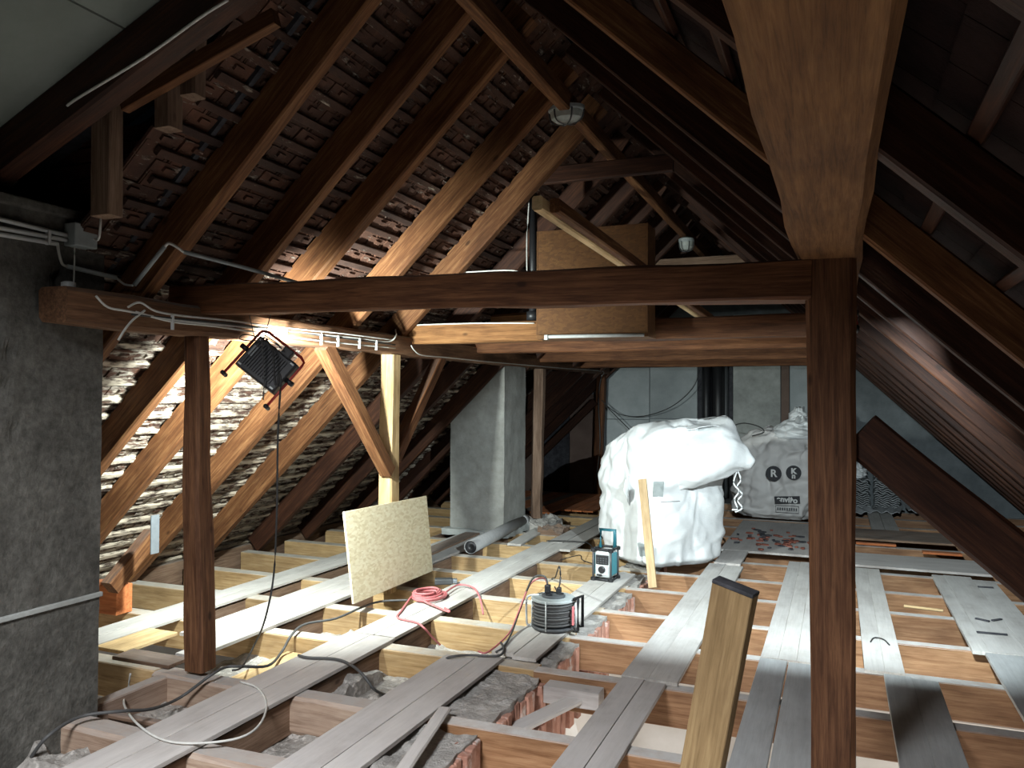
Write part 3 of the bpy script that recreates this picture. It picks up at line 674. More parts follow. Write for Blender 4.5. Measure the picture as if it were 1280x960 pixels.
# rafter-foot details: zinc strip and sole stub
z = tag(box('zinc_strip', onx(188, 648, -4.6)+Vector((0, 0, -.26)), onx(188, 648, -4.6)+Vector((.01, .075, .02)), M['zinc']), 'bent zinc strip hanging at the rafter feet beside the brown post', 'metal strip')
T('sole_stub', 'short oblique timber stub at the eaves beside the concrete mass', 'timber', onx(137, 735, -5.0), onx(190, 668, -5.0), .12, .10, M['rafter_old'], side=(0, 1, 0))
tag(box('sole_block', (-5.45, 4.55, -.02), (-5.1, 4.7, .2), M['floor_red']), 'orange sawn block end at the eaves by the concrete mass', 'block')
# rubble mound at the grey post
h = heap('rubble_mound', -4.02, -3.5, 9.7, 10.5, .03, .06, M['rubble'], None, .03, 71, .1); tag(h, 'pale mound of mortar and rubble around the grey post foot', 'rubble')
h['kind'] = 'stuff'
h = heap('rag', -3.45, -3.15, 9.35, 9.75, .03, .06, M['plank_brown'], None, .03, 31, .08); tag(h, 'crumpled dark rag on the boards beside the grey post mound', 'rag')
# ================================================================ BIG SACKS
def sack(name, mat, parent, cx, cy, ang, hw, hd, ht, prof, seed, fold=.03, lean=(0, 0), p=3.4, nv=80, nh=140, tilt=0):
    bm = bmesh.new(); rings = []
    ca, sa = math.cos(ang), math.sin(ang)
    def rad(t):
        for (a, ra), (b, rb) in zip(prof, prof[1:]):
            if a <= t <= b:
                q = (t-a)/(b-a); q = q*q*(3-2*q); return ra+(rb-ra)*q
        return prof[-1][1]
    for i in range(nv+1):
        t = i/nv; ring = []
        for k in range(nh):
            th = 2*math.pi*k/nh; c, s_ = math.cos(th), math.sin(th)
            rr = (abs(c)**p+abs(s_)**p)**(-1/p)*rad(t)
            x, y = rr*c*hw, rr*s_*hd
            q = Vector((c*1.6+seed, s_*1.6, t*3.2))
            f = noise.fractal(q*1.3, 1, 2, 3)*fold*1.4 + abs(noise.noise(Vector((c*2.3+seed, s_*2.3+t*2.6, t*5.5))))*-fold*1.8 + noise.noise(Vector((c*5, s_*5+t*3, t*4+seed)))*fold*.25
            cr_ = noise.noise(Vector((c*2.6+seed+2, s_*2.6, t*2.2-c*1.3))); f += -fold*1.0*math.exp(-(cr_/.09)**2)
            cr_ = noise.noise(Vector((c*1.6+seed+7, s_*1.6, t*4-s_*1.2))); f += fold*.9*math.exp(-(cr_/.10)**2)
            n = Vector((x, y, 0)); n.normalize() if n.length else None
            x += n.x*f; y += n.y*f
            z = t*ht + noise.noise(Vector((c*2+seed, s_*2, t*3)))*.05*t + (abs(noise.noise(Vector((x*3+seed, y*3, 7))))*.10 if t > .85 else 0)
            X = x*ca-y*sa+lean[0]*t*t; Y = x*sa+y*ca+lean[1]*t*t
            z *= 1+tilt*X/hw
            ring.append(bm.verts.new((X, Y, z)))
        rings.append(ring)
    for i in range(nv):
        for k in range(nh): bm.faces.new((rings[i][k], rings[i][(k+1) % nh], rings[i+1][(k+1) % nh], rings[i+1][k]))
    bm.faces.new(rings[0][::-1]); bm.faces.new(rings[-1])
    o = from_bm(name, bm, mat, parent, (0, 0, 0), True)
    return o
def cloth(name, grid, mat, parent, amp=.02, seed=0, res=10, thick=.006):
    """draped sheet through a coarse grid of points (rows x cols)"""
    R, C_ = len(grid), len(grid[0]); bm = bmesh.new()
    def cr(a, b, c, d, t): return .5*((2*b)+(c-a)*t+(2*a-5*b+4*c-d)*t*t+(3*b-a-3*c+d)*t*t*t)
    def samp(u, v):
        i = min(int(u), R-2); j = min(int(v), C_-2); fu, fv = u-i, v-j
        rows = []
        for a in (i-1, i, i+1, i+2):
            r = grid[max(0, min(R-1, a))]; pts = [Vector(r[max(0, min(C_-1, b))]) for b in (j-1, j, j+1, j+2)]
            rows.append(cr(*pts, fv))
        return cr(*rows, fu)
    nu, nv = (R-1)*res, (C_-1)*res
    vs = [[None]*(nv+1) for _ in range(nu+1)]
    for i in range(nu+1):
        for j in range(nv+1):
            q = samp(i*(R-1)/nu, j*(C_-1)/nv); q = q+noise.noise_vector(q*5+Vector((seed, 0, 0)))*amp+noise.noise_vector(q*14+Vector((seed, 3, 0)))*amp*.35
            vs[i][j] = bm.verts.new(q)
    for i in range(nu):
        for j in range(nv): bm.faces.new((vs[i][j], vs[i+1][j], vs[i+1][j+1], vs[i][j+1]))
    bmesh.ops.recalc_face_normals(bm, faces=bm.faces)
    o = from_bm(name, bm, mat, parent, None, True)
    m = o.modifiers.new('solid', 'SOLIDIFY'); m.thickness = thick
    return o
s1 = thing('bulk_sack', 'huge glaring white bulk sack bulging over the joists', 'sack', (-1.72, 8.42, 0))
sack('sack_body', M['sack'], s1, 0, 0, math.radians(-40), .53, .53, 1.40, [(0, .86), (.04, .97), (.3, 1.03), (.44, 1.01), (.50, .975), (.58, 1.02), (.78, .99), (.90, .92), (.97, .72), (1, .2)], 3.3, .017, (.0, 0), 4.6, tilt=.07)
from mathutils.bvhtree import BVHTree
def on_sack(root, body, px, py, w, h, name, mat):
    bpy.context.view_layer.update(); me = body.data; mw = Matrix.Translation(root.location+body.location)
    t = BVHTree.FromPolygons([mw@v.co for v in me.vertices], [p.vertices[:] for p in me.polygons]); hit = t.ray_cast(CP, ray(px, py).normalized())
    if hit[0] is None: return
    n = hit[1]; n = n if n.dot(ray(px, py)) < 0 else -n
    bm = bmesh.new(); q = n.to_track_quat('Z', 'Y').to_matrix().to_4x4(); add_box(bm, (-w/2, -h/2, -.02), (w/2, h/2, .006), q, .003)
    return from_bm(name, bm, mat, root, hit[0]-root.location)
s1b = [c for c in COL.objects if c.parent == s1][0]
on_sack(s1, s1b, 823, 612, .10, .17, 'document_pocket', M['grey_plastic']); on_sack(s1, s1b, 805, 688, .13, .14, 'document_pocket', M['grey_plastic'])
on_sack(s1, s1b, 838, 627, .22, .006, 'stitched_seam', M['grey_pipe'])
def L1(p): return Vector(p)-s1.location
# neck folded over and pulled towards the second sack
yq = 8.15
fl = [[L1(ony(*p, y)) for p, y in row] for row in (
    [((800, 560), 8.1), ((850, 530), 8.35), ((905, 521), 8.45), ((915, 532), 8.4)],
    [((815, 580), 7.9), ((855, 560), 7.9), ((905, 540), 8.05), ((928, 552), 8.2)],
    [((822, 600), 7.9), ((860, 592), 7.8), ((905, 575), 7.9), ((944, 576), 8.15)],
    [((830, 612), 7.95), ((865, 612), 7.95), ((900, 598), 8.0), ((925, 590), 8.2)])]
cloth('folded_neck', fl, M['sack'], s1, .035, 4)
fl = [[L1(ony(*p, y)) for p, y in row] for row in (
    [((778, 560), 8.3), ((822, 546), 8.0), ((880, 532), 8.05), ((918, 533), 8.35)],
    [((800, 540), 8.45), ((840, 533), 8.4), ((880, 527), 8.45), ((912, 526), 8.5)],
    [((815, 534), 8.7), ((850, 528), 8.8), ((880, 523), 8.8), ((906, 520), 8.7)])]
cloth('top_flap', fl, M['sack'], s1, .03, 9)
tube('tie_strap', [L1(ony(x, y, 8.15))+s1.location for x, y in ((922, 588), (926, 600), (921, 609), (928, 618), (922, 626), (928, 635), (919, 640), (924, 638))], .008, M['sack'], s1)
tube('tie_strap', [ony(x, y, 8.12) for x, y in ((921, 590), (917, 604), (924, 614), (918, 624), (922, 636), (915, 637))], .008, M['sack'], s1)
cloth('lifting_loop', [[L1(onx(*p, -1.95)) for p in row] for row in ([(782, 600), (790, 592), (800, 600)], [(780, 615), (790, 612), (800, 618)], [(786, 632), (792, 630), (798, 630)])], M['sack'], s1, .02, 2)
s2 = thing('bulk_sack', 'greyish bulk sack with round dark marks and a lettered label', 'sack', (-.80, 12.15, 0))
sack('sack_body', M['sack_grey'], s2, 0, 0, math.radians(-6), .58, .48, 1.25, [(0, .82), (.06, .98), (.3, 1.04), (.6, 1.02), (.8, .93), (.92, .72), (1, .3)], 8.1, .04, (.05, 0), 3.6)
sack('sack_crown', M['sack'], s2, 0, 0, .4, .34, .28, .30, [(0, 1.1), (.3, 1), (.7, .75), (1, .2)], 5.1, .035, (.06, 0), 2.6, 30, 60).location = (.28, -.12, 1.12)
sack('sack_knot', M['sack'], s2, 0, 0, .2, .12, .10, .20, [(0, .8), (.5, 1), (1, .5)], 6.1, .014, (.03, 0), 2.8, 20, 40).location = (.27, -.1, 1.34)
# print on the sack face
def decal_y(px, py): 
    p = ony(px, py, 11.60); return p - s2.location
def disc(name, c, r, mat, parent, n=28, y=0, hole=0):
    bm = bmesh.new(); o_ = [bm.verts.new((r*math.cos(2*math.pi*k/n), 0, r*math.sin(2*math.pi*k/n))) for k in range(n)]
    i_ = [bm.verts.new((v.co.x, .012, v.co.z)) for v in o_]
    bm.faces.new(o_); bm.faces.new(i_)
    for k in range(n): bm.faces.new((o_[k], o_[(k+1) % n], i_[(k+1) % n], i_[k]))
    return from_bm(name, bm, mat, parent, c)
def text(name, body, size, loc, mat, parent, rot=(math.pi/2, 0, 0), ext=.002, bold=0):
    cu = bpy.data.curves.new(name, 'FONT'); cu.body = body; cu.size = size; cu.extrude = ext; cu.offset = bold; cu.align_x = 'CENTER'; cu.align_y = 'CENTER'
    t = bpy.data.objects.new(name, cu); COL.objects.link(t)
    dg = bpy.context.evaluated_depsgraph_get(); me = bpy.data.meshes.new_from_object(t.evaluated_get(dg)); bpy.data.objects.remove(t)
    me.materials.clear(); me.materials.append(mat); o = bpy.data.objects.new(name, me); COL.objects.link(o); o.parent = parent; o.location = loc; o.rotation_euler = rot
    return o
b1 = disc('round_mark', decal_y(967, 592), .105, M['label_black'], s2)
text('mark_symbol', 'R', .14, b1.location*0+Vector((0, -.004, 0)), M['label_white'], b1, bold=.004)
b2 = disc('round_mark', decal_y(992, 591), .10, M['label_black'], s2)
text('mark_symbol', 'K', .10, Vector((0, -.004, .02)), M['label_white'], b2, bold=.006)
text('mark_symbol', 'n', .10, Vector((0, -.004, -.045)), M['label_white'], b2, bold=.004)
c = decal_y(984, 625)
lb = box('label_band', s2.location+c+Vector((-.165, -.004, -.05)), s2.location+c+Vector((.165, .008, .05)), M['label_black'], s2, bev=0, rot=Matrix.Rotation(-.06, 3, 'Y'))
text('label_lettering', 'enviro', .105, c+Vector((0, -.022, .004)), M['label_white'], s2, (math.pi/2, -.06*-1, 0), bold=.004)
fr = bmesh.new()
for lo, hi in (((-.15, 0, -.05), (.15, .006, -.045)), ((-.15, 0, .045), (.15, .006, .05)), ((-.15, 0, -.05), (-.145, .006, .05)), ((.145, 0, -.05), (.15, .006, .05))): add_box(fr, lo, hi)
for k in range(9): add_box(fr, (-.13+k*.03, 0, -.018), (-.112+k*.03, .005, .018))
from_bm('label_outline', fr, M['dark_grey'], s2, c+Vector((0, -.004, -.125)))
# dark bundle and bits by the sacks
tube_ = tube('wire_loop', [ony(x, y, 11.6) for x, y in ((905, 540), (915, 533), (930, 529), (948, 533), (955, 540), (940, 545))], .008, M['cable_black'])
tag(tube_, 'black wire arching over the top of the greyish sack', 'wire')
# stack of wavy grey tiles
st = bmesh.new(); nw = 26
for k in range(nw+1):
    x = -.17+.34*k/nw; zz = .016*math.sin(k/nw*math.pi*5)
    for y in (-.2, .2):
        for t in (0, .012): st.verts.new((x, y, zz+t))
st.verts.ensure_lookup_table()
for k in range(nw):
    a = k*4; b_ = a+4
    for q in ((a, a+2, b_+2, b_), (a+1, b_+1, b_+3, a+3), (a, b_, b_+1, a+1), (a+2, a+3, b_+3, b_+2)): st.faces.new([st.verts[i] for i in q])
for q in ((0, 1, 3, 2), (nw*4, nw*4+2, nw*4+3, nw*4+1)): st.faces.new([st.verts[i] for i in q])
st_me = bpy.data.meshes.new('ridge_tile'); bmesh.ops.recalc_face_normals(st, faces=st.faces); st.to_mesh(st_me); st.free(); st_me.materials.append(M['grey_tile'])
for col, (x, n) in enumerate(((.27, 14), (.68, 17))):
    for k in range(n):
        o = bpy.data.objects.new('roof_tile_loose', st_me); COL.objects.link(o); o.location = (x+random.uniform(-.012, .012), 13.35+random.uniform(-.01, .01), .02+k*.033); o.rotation_euler = (0, 0, random.gauss(0, .03))
        tag(o, 'wavy grey roof tile in the stack by the gable, ' + ('pile nearer the oak post' if col == 0 else 'pile nearer the eaves'), 'roof tile', 'stacked wavy grey roof tiles by the gable')
for k, (x, y, r, lab) in enumerate(((.30, 13.05, .4, 'grey roof tile fallen flat before the stack, nearer the oak post'), (.70, 13.05, -.2, 'grey roof tile fallen flat before the stack, at the board end'), (1.10, 13.1, .1, 'grey roof tile fallen flat before the stack, nearer the eaves'))):
    o = bpy.data.objects.new('roof_tile_loose', st_me); COL.objects.link(o); o.location = (x, y, .03+.02*k); o.rotation_euler = (.12, .1*(k-1), r); tag(o, lab, 'roof tile')
sack_s = thing('rag_bundle', 'white crumpled bag on top of the stacked grey tiles', 'bag', (.27, 13.3, .48))
sack('bag_body', M['sack'], sack_s, 0, 0, 0, .14, .12, .20, [(0, .8), (.4, 1), (.8, .7), (1, .2)], 2.2, .03, (0, 0), 2.6, 20, 40)
# shards
sd_me = []
for k in range(5):
    bm = bmesh.new(); n = random.randint(4, 6); pts = [(random.uniform(.6, 1)*math.cos(2*math.pi*i/n+random.uniform(-.3, .3)), random.uniform(.35, .7)*math.sin(2*math.pi*i/n)) for i in range(n)]
    a = [bm.verts.new((x*.07, y*.07, 0)) for x, y in pts]; b_ = [bm.verts.new((x*.07, y*.07, .014)) for x, y in pts]
    bm.faces.new(a); bm.faces.new(b_)
    for i in range(n): bm.faces.new((a[i], a[(i+1) % n], b_[(i+1) % n], b_[i]))
    me = bpy.data.meshes.new('tile_shard'); bmesh.ops.recalc_face_normals(bm, faces=bm.faces); bm.to_mesh(me); bm.free(); me.materials.append(M['shard_red'] if k < 3 else M['shard_dark']); sd_me.append(me)
for k in range(64):
    x = random.gauss(-.72, .22); y = random.gauss(9.85, .32)
    if not (-1.15 < x < -.26 and 9.1 < y < 11.2): continue
    o = bpy.data.objects.new('tile_shard', sd_me[k % 5]); COL.objects.link(o); o.location = (x, y, .013+.004*(k % 3)); s_ = random.uniform(.4, 1.0)
    o.scale = (s_, s_, 1); o.rotation_euler = (0, random.uniform(-.05, .05), random.uniform(0, 6.3))
    tag(o, 'broken roof tile piece scattered on the dusty grey sheet', 'tile shard', 'broken tile pieces on the grey sheet')
for k, (px, py, L_, a, lab) in enumerate(((1240, 793, .19, .05, 'black slate strip lying flat across the wide pale board'), (1228, 776, .10, -.6, 'short half of the bent black slate strip'), (1246, 776, .10, .8, 'kinked half of the bent black slate strip'), (1232, 735, .12, .1, 'black slate strip farthest up the wide pale board'))):
    p = onz(px, py, .0); o = timber('slate_strip', p-Vector((L_/2*math.cos(a), L_/2*math.sin(a), -.008)), p+Vector((L_/2*math.cos(a), L_/2*math.sin(a), .008)), .022, .010, M['shard_dark'], None, side=(0, 1, 0), seg=2, ch=.002); tag(o, lab, 'slate strip')
# ================================================================ OBJECTS
# strand board leaning on edge
P = [onx(440, 755, -3.42), onx(539, 722, -3.42), onx(531, 620, -3.49), onx(428, 640, -3.49)]
P[0].z = max(P[0].z, .0); P[1].z = P[0].z
bm = bmesh.new(); nrm = (P[1]-P[0]).cross(P[3]-P[0]).normalized()*.018
a = [bm.verts.new(p-P[0]) for p in P]; b_ = [bm.verts.new(p-P[0]+nrm) for p in P]
bm.faces.new(a); bm.faces.new(b_)
for i in range(4): bm.faces.new((a[i], a[(i+1) % 4], b_[(i+1) % 4], b_[i]))
o = from_bm('strand_board', bm, M['osb'], None, P[0]); tag(o, 'pale strand board standing on edge against the pale post', 'board')
# leaning batten in front of the big sack
o = timber('leaning_batten', (-1.53, 7.13, -.03), (-1.70, 7.45, .90), .075, .03, M['pale'], None, side=(1, 0, 0), seg=4, ch=.002); tag(o, 'pale upright batten leaning against the glaring white sack', 'batten')
# near board end standing in front of camera
o = timber('upright_board', ony(869, 1010, 2.50), ony(919, 736, 2.40), .045, .125, M['pale'], None, side=(.30, .95, 0), seg=16, ch=.003, jit=.004, h1=.125)
tag(o, 'rough yellow board end rising upright in the nearest bay', 'board')
o.data.materials[0] = wood('rough_yellow_wood', (.17, .11, .05), (.27, .18, .09), (.38, .27, .14), .9, 0, bumps=1.0)
ub = o; e_ = (ony(919, 736, 2.40)-ony(869, 1010, 2.50)).length
bm = bmesh.new(); add_box(bm, (0, -.024, -.064), (.012, .024, .064), None, .003); c_ = from_bm('charred_end', bm, M['shard_dark'], ub, (e_, 0, 0))
# brown hardboard box
hb = thing('hardboard_box', 'brown hardboard box fixed in front of the knotty cross beam', 'box', (-1.83, 6.16, 2.16))
q0, q1, q2 = ony(672, 421, 6.02), ony(672, 291, 6.02), ony(808, 276, 6.02)
box('front_panel', (q0.x, 6.02, 2.165), (q2.x, 6.035, 3.0), M['hardboard'], hb, bev=.002)
box('side_panel', (q2.x-.0, 6.02, 2.165), (q2.x+.012, 6.29, 3.0), M['hardboard'], hb, bev=.002)
box('side_panel', (q0.x-.012, 6.02, 2.165), (q0.x, 6.29, 3.0), M['hardboard'], hb, bev=.002)
box('top_panel', (q0.x, 6.03, 2.985), (q2.x, 6.29, 3.0), M['hardboard'], hb, bev=.002)
box('bottom_rail', (q0.x, 6.0, 2.13), (q2.x+.02, 6.29, 2.165), M['hardboard'], hb, bev=.002)
ts = thing('tube_light', 'white unlit tube light under the brown hardboard box', 'lamp', (-1.9, 5.97, 2.15))
tube('tube', [ony(686, 421, 5.97), ony(805, 418.5, 5.97)], .014, M['white_plastic'], ts, False, 10); box('end_cap', ony(683, 423, 5.98)-Vector((.015, .015, .012)), ony(683, 423, 5.98)+Vector((.015, .02, .028)), M['white_plastic'], ts)
# black vent pole
vp = thing('vent_pole', 'black iron pole rising from the knotty cross beam to the roof', 'pole', (-2.42, 6.42, 2.31))
tube('shaft', [(-2.42, 6.42, 2.31), (-2.42, 6.42, 3.42)], .034, M['black'], vp, False, 14)
tube('collar', [(-2.42, 6.42, 2.33), (-2.42, 6.42, 2.40)], .055, M['black'], vp, False, 14)
tube('clipped_wire', [(-2.45, 6.36, 2.6), (-2.46, 6.37, 3.0), (-2.44, 6.37, 3.35)], .006, M['cable_white'], vp)
# bulkhead lamps
def bulkhead(label, c, s_, lit=False):
    t = thing('bulkhead_lamp', label, 'lamp', c)
    def P_(x, y, z): return Vector(c)+Vector((x, y, z))*s_
    lathe('base', [(.075*s_, 0), (.08*s_, .01*s_), (.08*s_, .035*s_), (.05*s_, .05*s_)], M['grey_plastic'], t, (0, 0, .0), 24)
    lathe('glass', [(.012*s_, -.085*s_), (.045*s_, -.078*s_), (.066*s_, -.05*s_), (.072*s_, 0)], M['frosted'] if not lit else M['frosted'], t, (0, 0, 0), 24)
    for k in range(3):
        a = k*math.pi/3
        tube('cage_wire', [P_(math.cos(a)*r, math.sin(a)*r, zz) for r, zz in ((.078, .005), (.072, -.05), (.05, -.085), (0, -.095), (-.05, -.085), (-.072, -.05), (-.078, .005))], .0035*s_, M['dark_grey'], t, True, 6)
    return t
c1 = onx(708, 140, -1.84)
bl = bulkhead('caged bulkhead lamp hanging at the ridge, the nearer of two', c1, 1.15); bl.scale = (1.5, 1.0, .85)
tube('hanger', [c1+Vector((0, 0, .05)), c1+Vector((0, 0, .12))], .008, M['dark_grey'], bl, False)
c2 = onx(858, 303, -1.80); bl2 = bulkhead('small bright bulkhead lamp far along the roof', c2, 1.25)
tube('hanger', [c2+Vector((0, 0, .06)), c2+Vector((0, 0, .12))], .008, M['dark_grey'], bl2, False)
# ---- hanging floodlight
def flood(label, c, d, roll, frame_col, sc=1.0, added_visor=False):
    t = thing('work_floodlight', label, 'floodlight', c)
    q = Vector(d).to_track_quat('Y', 'Z').to_matrix() @ Matrix.Rotation(roll, 3, 'Y') @ Matrix.Scale(sc, 3)
    def W_(x, y, z): return Vector(c)+q@Vector((x, y, z))
    def bxx(name, lo, hi, mat, bev=.004, parent=t):
        bm = bmesh.new(); add_box(bm, lo, hi, q.to_4x4(), bev); return from_bm(name, bm, mat, parent)
    # open-fronted housing: back and four sides
    bxx('housing', (-.15, -.05, -.115), (.15, -.03, .115), M['black'], .01)
    for lo, hi in (((-.15, -.035, -.115), (.15, .035, -.105)), ((-.15, -.035, .105), (.15, .035, .115)), ((-.15, -.035, -.115), (-.14, .035, .115)), ((.14, -.035, -.115), (.15, .035, .115))): bxx('housing_side', lo, hi, M['black'], .003)
    for k in range(13): bxx('cooling_fin', (-.115+k*.0175, -.062, -.085), (-.111+k*.0175, -.048, .085), M['dark_grey'], .0008)
    for sx in (-1, 1):
        for sz in (-1, 1): bxx('screw', (sx*.125-.012, -.056, sz*.095-.005), (sx*.125+.012, -.049, sz*.095+.005), M['silver'], .001)
    bxx('rating_label', (-.13, -.0515, -.02), (-.10, -.0495, .05), M['grey_plastic'], .0005)
    if added_visor:  # unseen visors added to cut the beam above, below and to one side
        bxx('lamp_glass', (-.06, -.03, -.05), (.06, -.025, .05), M['lamp_glass'], .001)
        bxx('added_visor', (.081, -.03, -.08), (.089, .155, .08), M['black'], .001)
        for sz in (-1, 1): bxx('added_visor', (-.20, -.03, sz*.078-.004), (.20, .155, sz*.078+.004), M['black'], .001)
    else: bxx('lamp_glass', (-.135, .012, -.10), (.135, .018, .10), M['lamp_glass'], .001)
    # red tube frame
    tube('frame', [W_(-.17, -.02, -.20), W_(-.17, -.02, -.1), W_(-.17, -.02, .12), W_(-.165, -.02, .15), W_(-.13, -.02, .165), W_(.13, -.02, .165), W_(.165, -.02, .15), W_(.17, -.02, .12), W_(.17, -.02, -.1), W_(.17, -.02, -.20)], .009, M[frame_col], t, False, 10)
    for sx in (-1, 1):
        tube('foot', [W_(sx*.17, -.045, -.20), W_(sx*.17, .03, -.20)], .014, M['black'], t, False, 10); tube('knob', [W_(sx*.15, -.02, 0), W_(sx*.205, -.02, 0)], .016, M['black'], t, False, 10)
    bxx('cable_box', (.03, -.095, .10), (.10, -.05, .16), M['black'], .008)
    return t, W_
fl_, Wf = flood('black floodlight in red tube frame hung from the tie beam, fins facing out', FLOOD_L+DIR_L*-.03, DIR_L, math.radians(38), 'red_tube')
for a, b_ in (((308, 377), (318, 422)), ((342, 380), (330, 424))):
    tube('hanging_wire', [ony(*a, 3.86), ony(*b_, 3.97)], .003, M['cable_black'], fl_, False, 6)
tube('tied_cable', [ony(x, y, 3.93) for x, y in ((322, 421), (305, 418), (300, 424), (318, 426), (330, 422), (345, 430), (352, 436), (345, 428), (332, 420))], .004, M['cable_grey'], fl_)
tube('tied_cable', [ony(x, y, 3.90) for x, y in ((327, 424), (329, 450), (330, 480), (329, 500))], .004, M['cable_grey'], fl_)
tube('tied_cable', [ony(x, y, 3.90) for x, y in ((333, 424), (341, 440), (343, 470), (345, 482), (349, 468), (351, 478), (349, 510), (347, 560), (346, 640), (342, 720), (331, 775))]+[onz(318, 806, -.01), onz(303, 833, .01), onz(290, 838, .01)], .006, M['cable_black'], fl_)
fr_, Wr = flood('second floodlight tucked behind the top of the oak post', FLOOD_R, DIR_R, 0, 'red_tube', .42, True)
tube('hanging_wire', [FLOOD_R+Vector((0, .0, .13)), (FLOOD_R.x, FLOOD_R.y, 2.27)], .004, M['cable_black'], fr_, False, 6)
# ---- radio
rp = onz(757, 724, 0); rd = thing('site_radio', 'teal and grey jobsite radio with roll cage handle on the drum boards', 'radio', rp)
ang = math.radians(-6); q = Matrix.Rotation(ang, 3, 'Z')
def rb(name, lo, hi, mat, bev=.006, parent=rd): 
    bm = bmesh.new(); add_box(bm, lo, hi, q.to_4x4(), bev); return from_bm(name, bm, mat, parent)
rb('body', (-.075, -.08, .03), (.075, .08, .27), M['silver'], .015); rb('side_panel', (.07, -.07, .05), (.088, .07, .25), M['teal_bright'], .01); rb('side_panel', (-.088, -.07, .05), (-.07, .07, .25), M['teal'], .01)
dp = rb('display_panel', (-.06, -.092, .15), (.06, -.078, .235), M['black'], .004)
for k in range(4):
    for j in range(3): rb('button', (-.045+k*.026, -.096, .16+j*.02), (-.03+k*.026, -.09, .17+j*.02), M['dark_grey'], .001)
rb('speaker_grille', (-.06, -.09, .05), (.06, -.078, .14), M['silver'], .006)
lathe('dial', [(.032, 0), (.032, .016), (.022, .022)], M['black'], rd, q@Vector((0, -.088, .105)), 24, (math.pi/2, 0, ang))
rb('speaker_slot', (-.05, -.094, .045), (.0, -.088, .062), M['black'], .003)
for z_ in (.012, .285):
    tube('bumper_bar', [rp+q@Vector(v)+Vector((0, 0, z_)) for v in ((-.085, -.09, 0), (.085, -.09, 0), (.085, .09, 0), (-.085, .09, 0))], .0125, M['black'], rd, False, 10, True)
for sx in (-1, 1):
    for sy in (-1, 1):
        tube('cage_post', [rp+q@Vector((sx*.085, sy*.09, .012)), rp+q@Vector((sx*.085, sy*.09, .285))], .010, M['dark_grey'], rd, False, 8)
        lathe('corner_bumper', [(.012, 0), (.024, .006), (.024, .03), (.012, .036)], M['black'], rd, q@Vector((sx*.085, sy*.09, -.002 if True else 0)), 14); lathe('corner_bumper', [(.012, 0), (.024, .006), (.024, .03), (.012, .036)], M['black'], rd, q@Vector((sx*.085, sy*.09, .262)), 14)
tube('handle', [rp+q@Vector(v) for v in ((-.07, .05, .28), (-.07, .05, .445), (.07, .05, .445), (.07, .05, .28))], .019, M['teal'], rd, False, 8)
tube('power_cord', [rp+Vector((-.08, .05, .05)), onz(742, 706, .05), onz(728, 700, .02), onz(724, 694, -.02), onz(700, 700, -.1)], .005, M['cable_black'], rd)
tube('power_cord', [rp+Vector((-.06, .09, .10)), onz(738, 681, .03), onz(722, 677, .02), onz(700, 676, .02), onz(683, 676, .02)], .006, M['cable_black'], rd)
# ---- cable drum
cp_ = onz(686, 790, 0)+Vector((0, .1, 0)); cd = thing('cable_drum', 'portable cable drum wound with grey cable on the dusty boards', 'cable drum', cp_)
lathe('lower_flange', [(.155, .012), (.16, .018), (.16, .026), (.155, .032)], M['dark_grey'], cd, (0, 0, 0), 40)
lathe('upper_flange', [(.155, .205), (.16, .21), (.16, .22), (.15, .228)], M['grey_plastic'], cd, (0, 0, 0), 40)
lathe('hub', [(.07, .03), (.07, .21)], M['black'], cd, (0, 0, 0), 24)
wp = []
for k in range(11*24):
    a = 2*math.pi*k/24; lv = k/24
    wp.append(cp_+Vector((math.cos(a)*(.142+.008*math.sin(lv*2.1)), math.sin(a)*(.142+.008*math.sin(lv*2.1)), .042+.0148*lv)))
tube('wound_cable', wp, .0085, M['cable_grey'], cd, False, 7)
wp = []
for k in range(9*20):
    a = 2*math.pi*k/20; lv = k/20
    wp.append(cp_+Vector((math.cos(a)*(.128+.004*math.sin(lv*5)), math.sin(a)*.128, .05+.017*lv+.01*math.sin(a*1.0+lv))))
tube('wound_cable', wp, .0085, M['cable_grey'], cd, False, 6)
for a in (.3, 1.7, 3.3, 4.7): tube('spacer_rod', [cp_+Vector((.158*math.cos(a), .158*math.sin(a), .015)), cp_+Vector((.158*math.cos(a), .158*math.sin(a), .225))], .006, M['silver'], cd, False, 8)
lathe('socket_plate', [(.085, .226), (.085, .24), (.075, .246)], M['dark_grey'], cd, (0, 0, 0), 28)
for a in (0.4, 2.4, 4.3):
    lathe('socket', [(.024, .243), (.026, .252), (.018, .254)], M['black'], cd, (.048*math.cos(a), .048*math.sin(a), 0), 16)
bm = bmesh.new(); add_box(bm, (-.02, -.02, .25), (.02, .02, .31), None, .008); from_bm('plug', bm, M['black'], cd, (-.045, .0, 0))
bm = bmesh.new(); add_box(bm, (-.016, -.016, .25), (.016, .016, .29), None, .006); from_bm('plug', bm, M['black'], cd, (.03, .035, 0))
tube('carry_handle', [cp_+Vector(v) for v in ((.17, -.05, .02), (.20, -.05, .02), (.20, -.05, .24), (.17, -.05, .235), (.20, .06, .24), (.20, .06, .02), (.17, .06, .02))], .012, M['black'], cd, False, 8)
box('grip_tag', cp_+Vector((.165, -.085, .06)), cp_+Vector((.178, -.06, .19)), M['pink_hose'], cd)
tube('stand_frame', [cp_+Vector(v) for v in ((-.15, -.02, .012), (-.19, -.02, .012), (-.20, -.02, .05), (-.20, -.02, .19), (-.17, -.02, .225), (-.1, -.02, .235))], .008, M['silver'], cd, True, 8)
tube('plugged_lead', [cp_+Vector((-.045, 0, .31)), cp_+Vector((-.07, -.01, .37)), cp_+Vector((-.16, -.02, .34)), onz(650, 762, .12), onz(640, 790, .03), onz(630, 808, .01), onz(620, 815, .0)], .007, M['cable_grey'], cd)
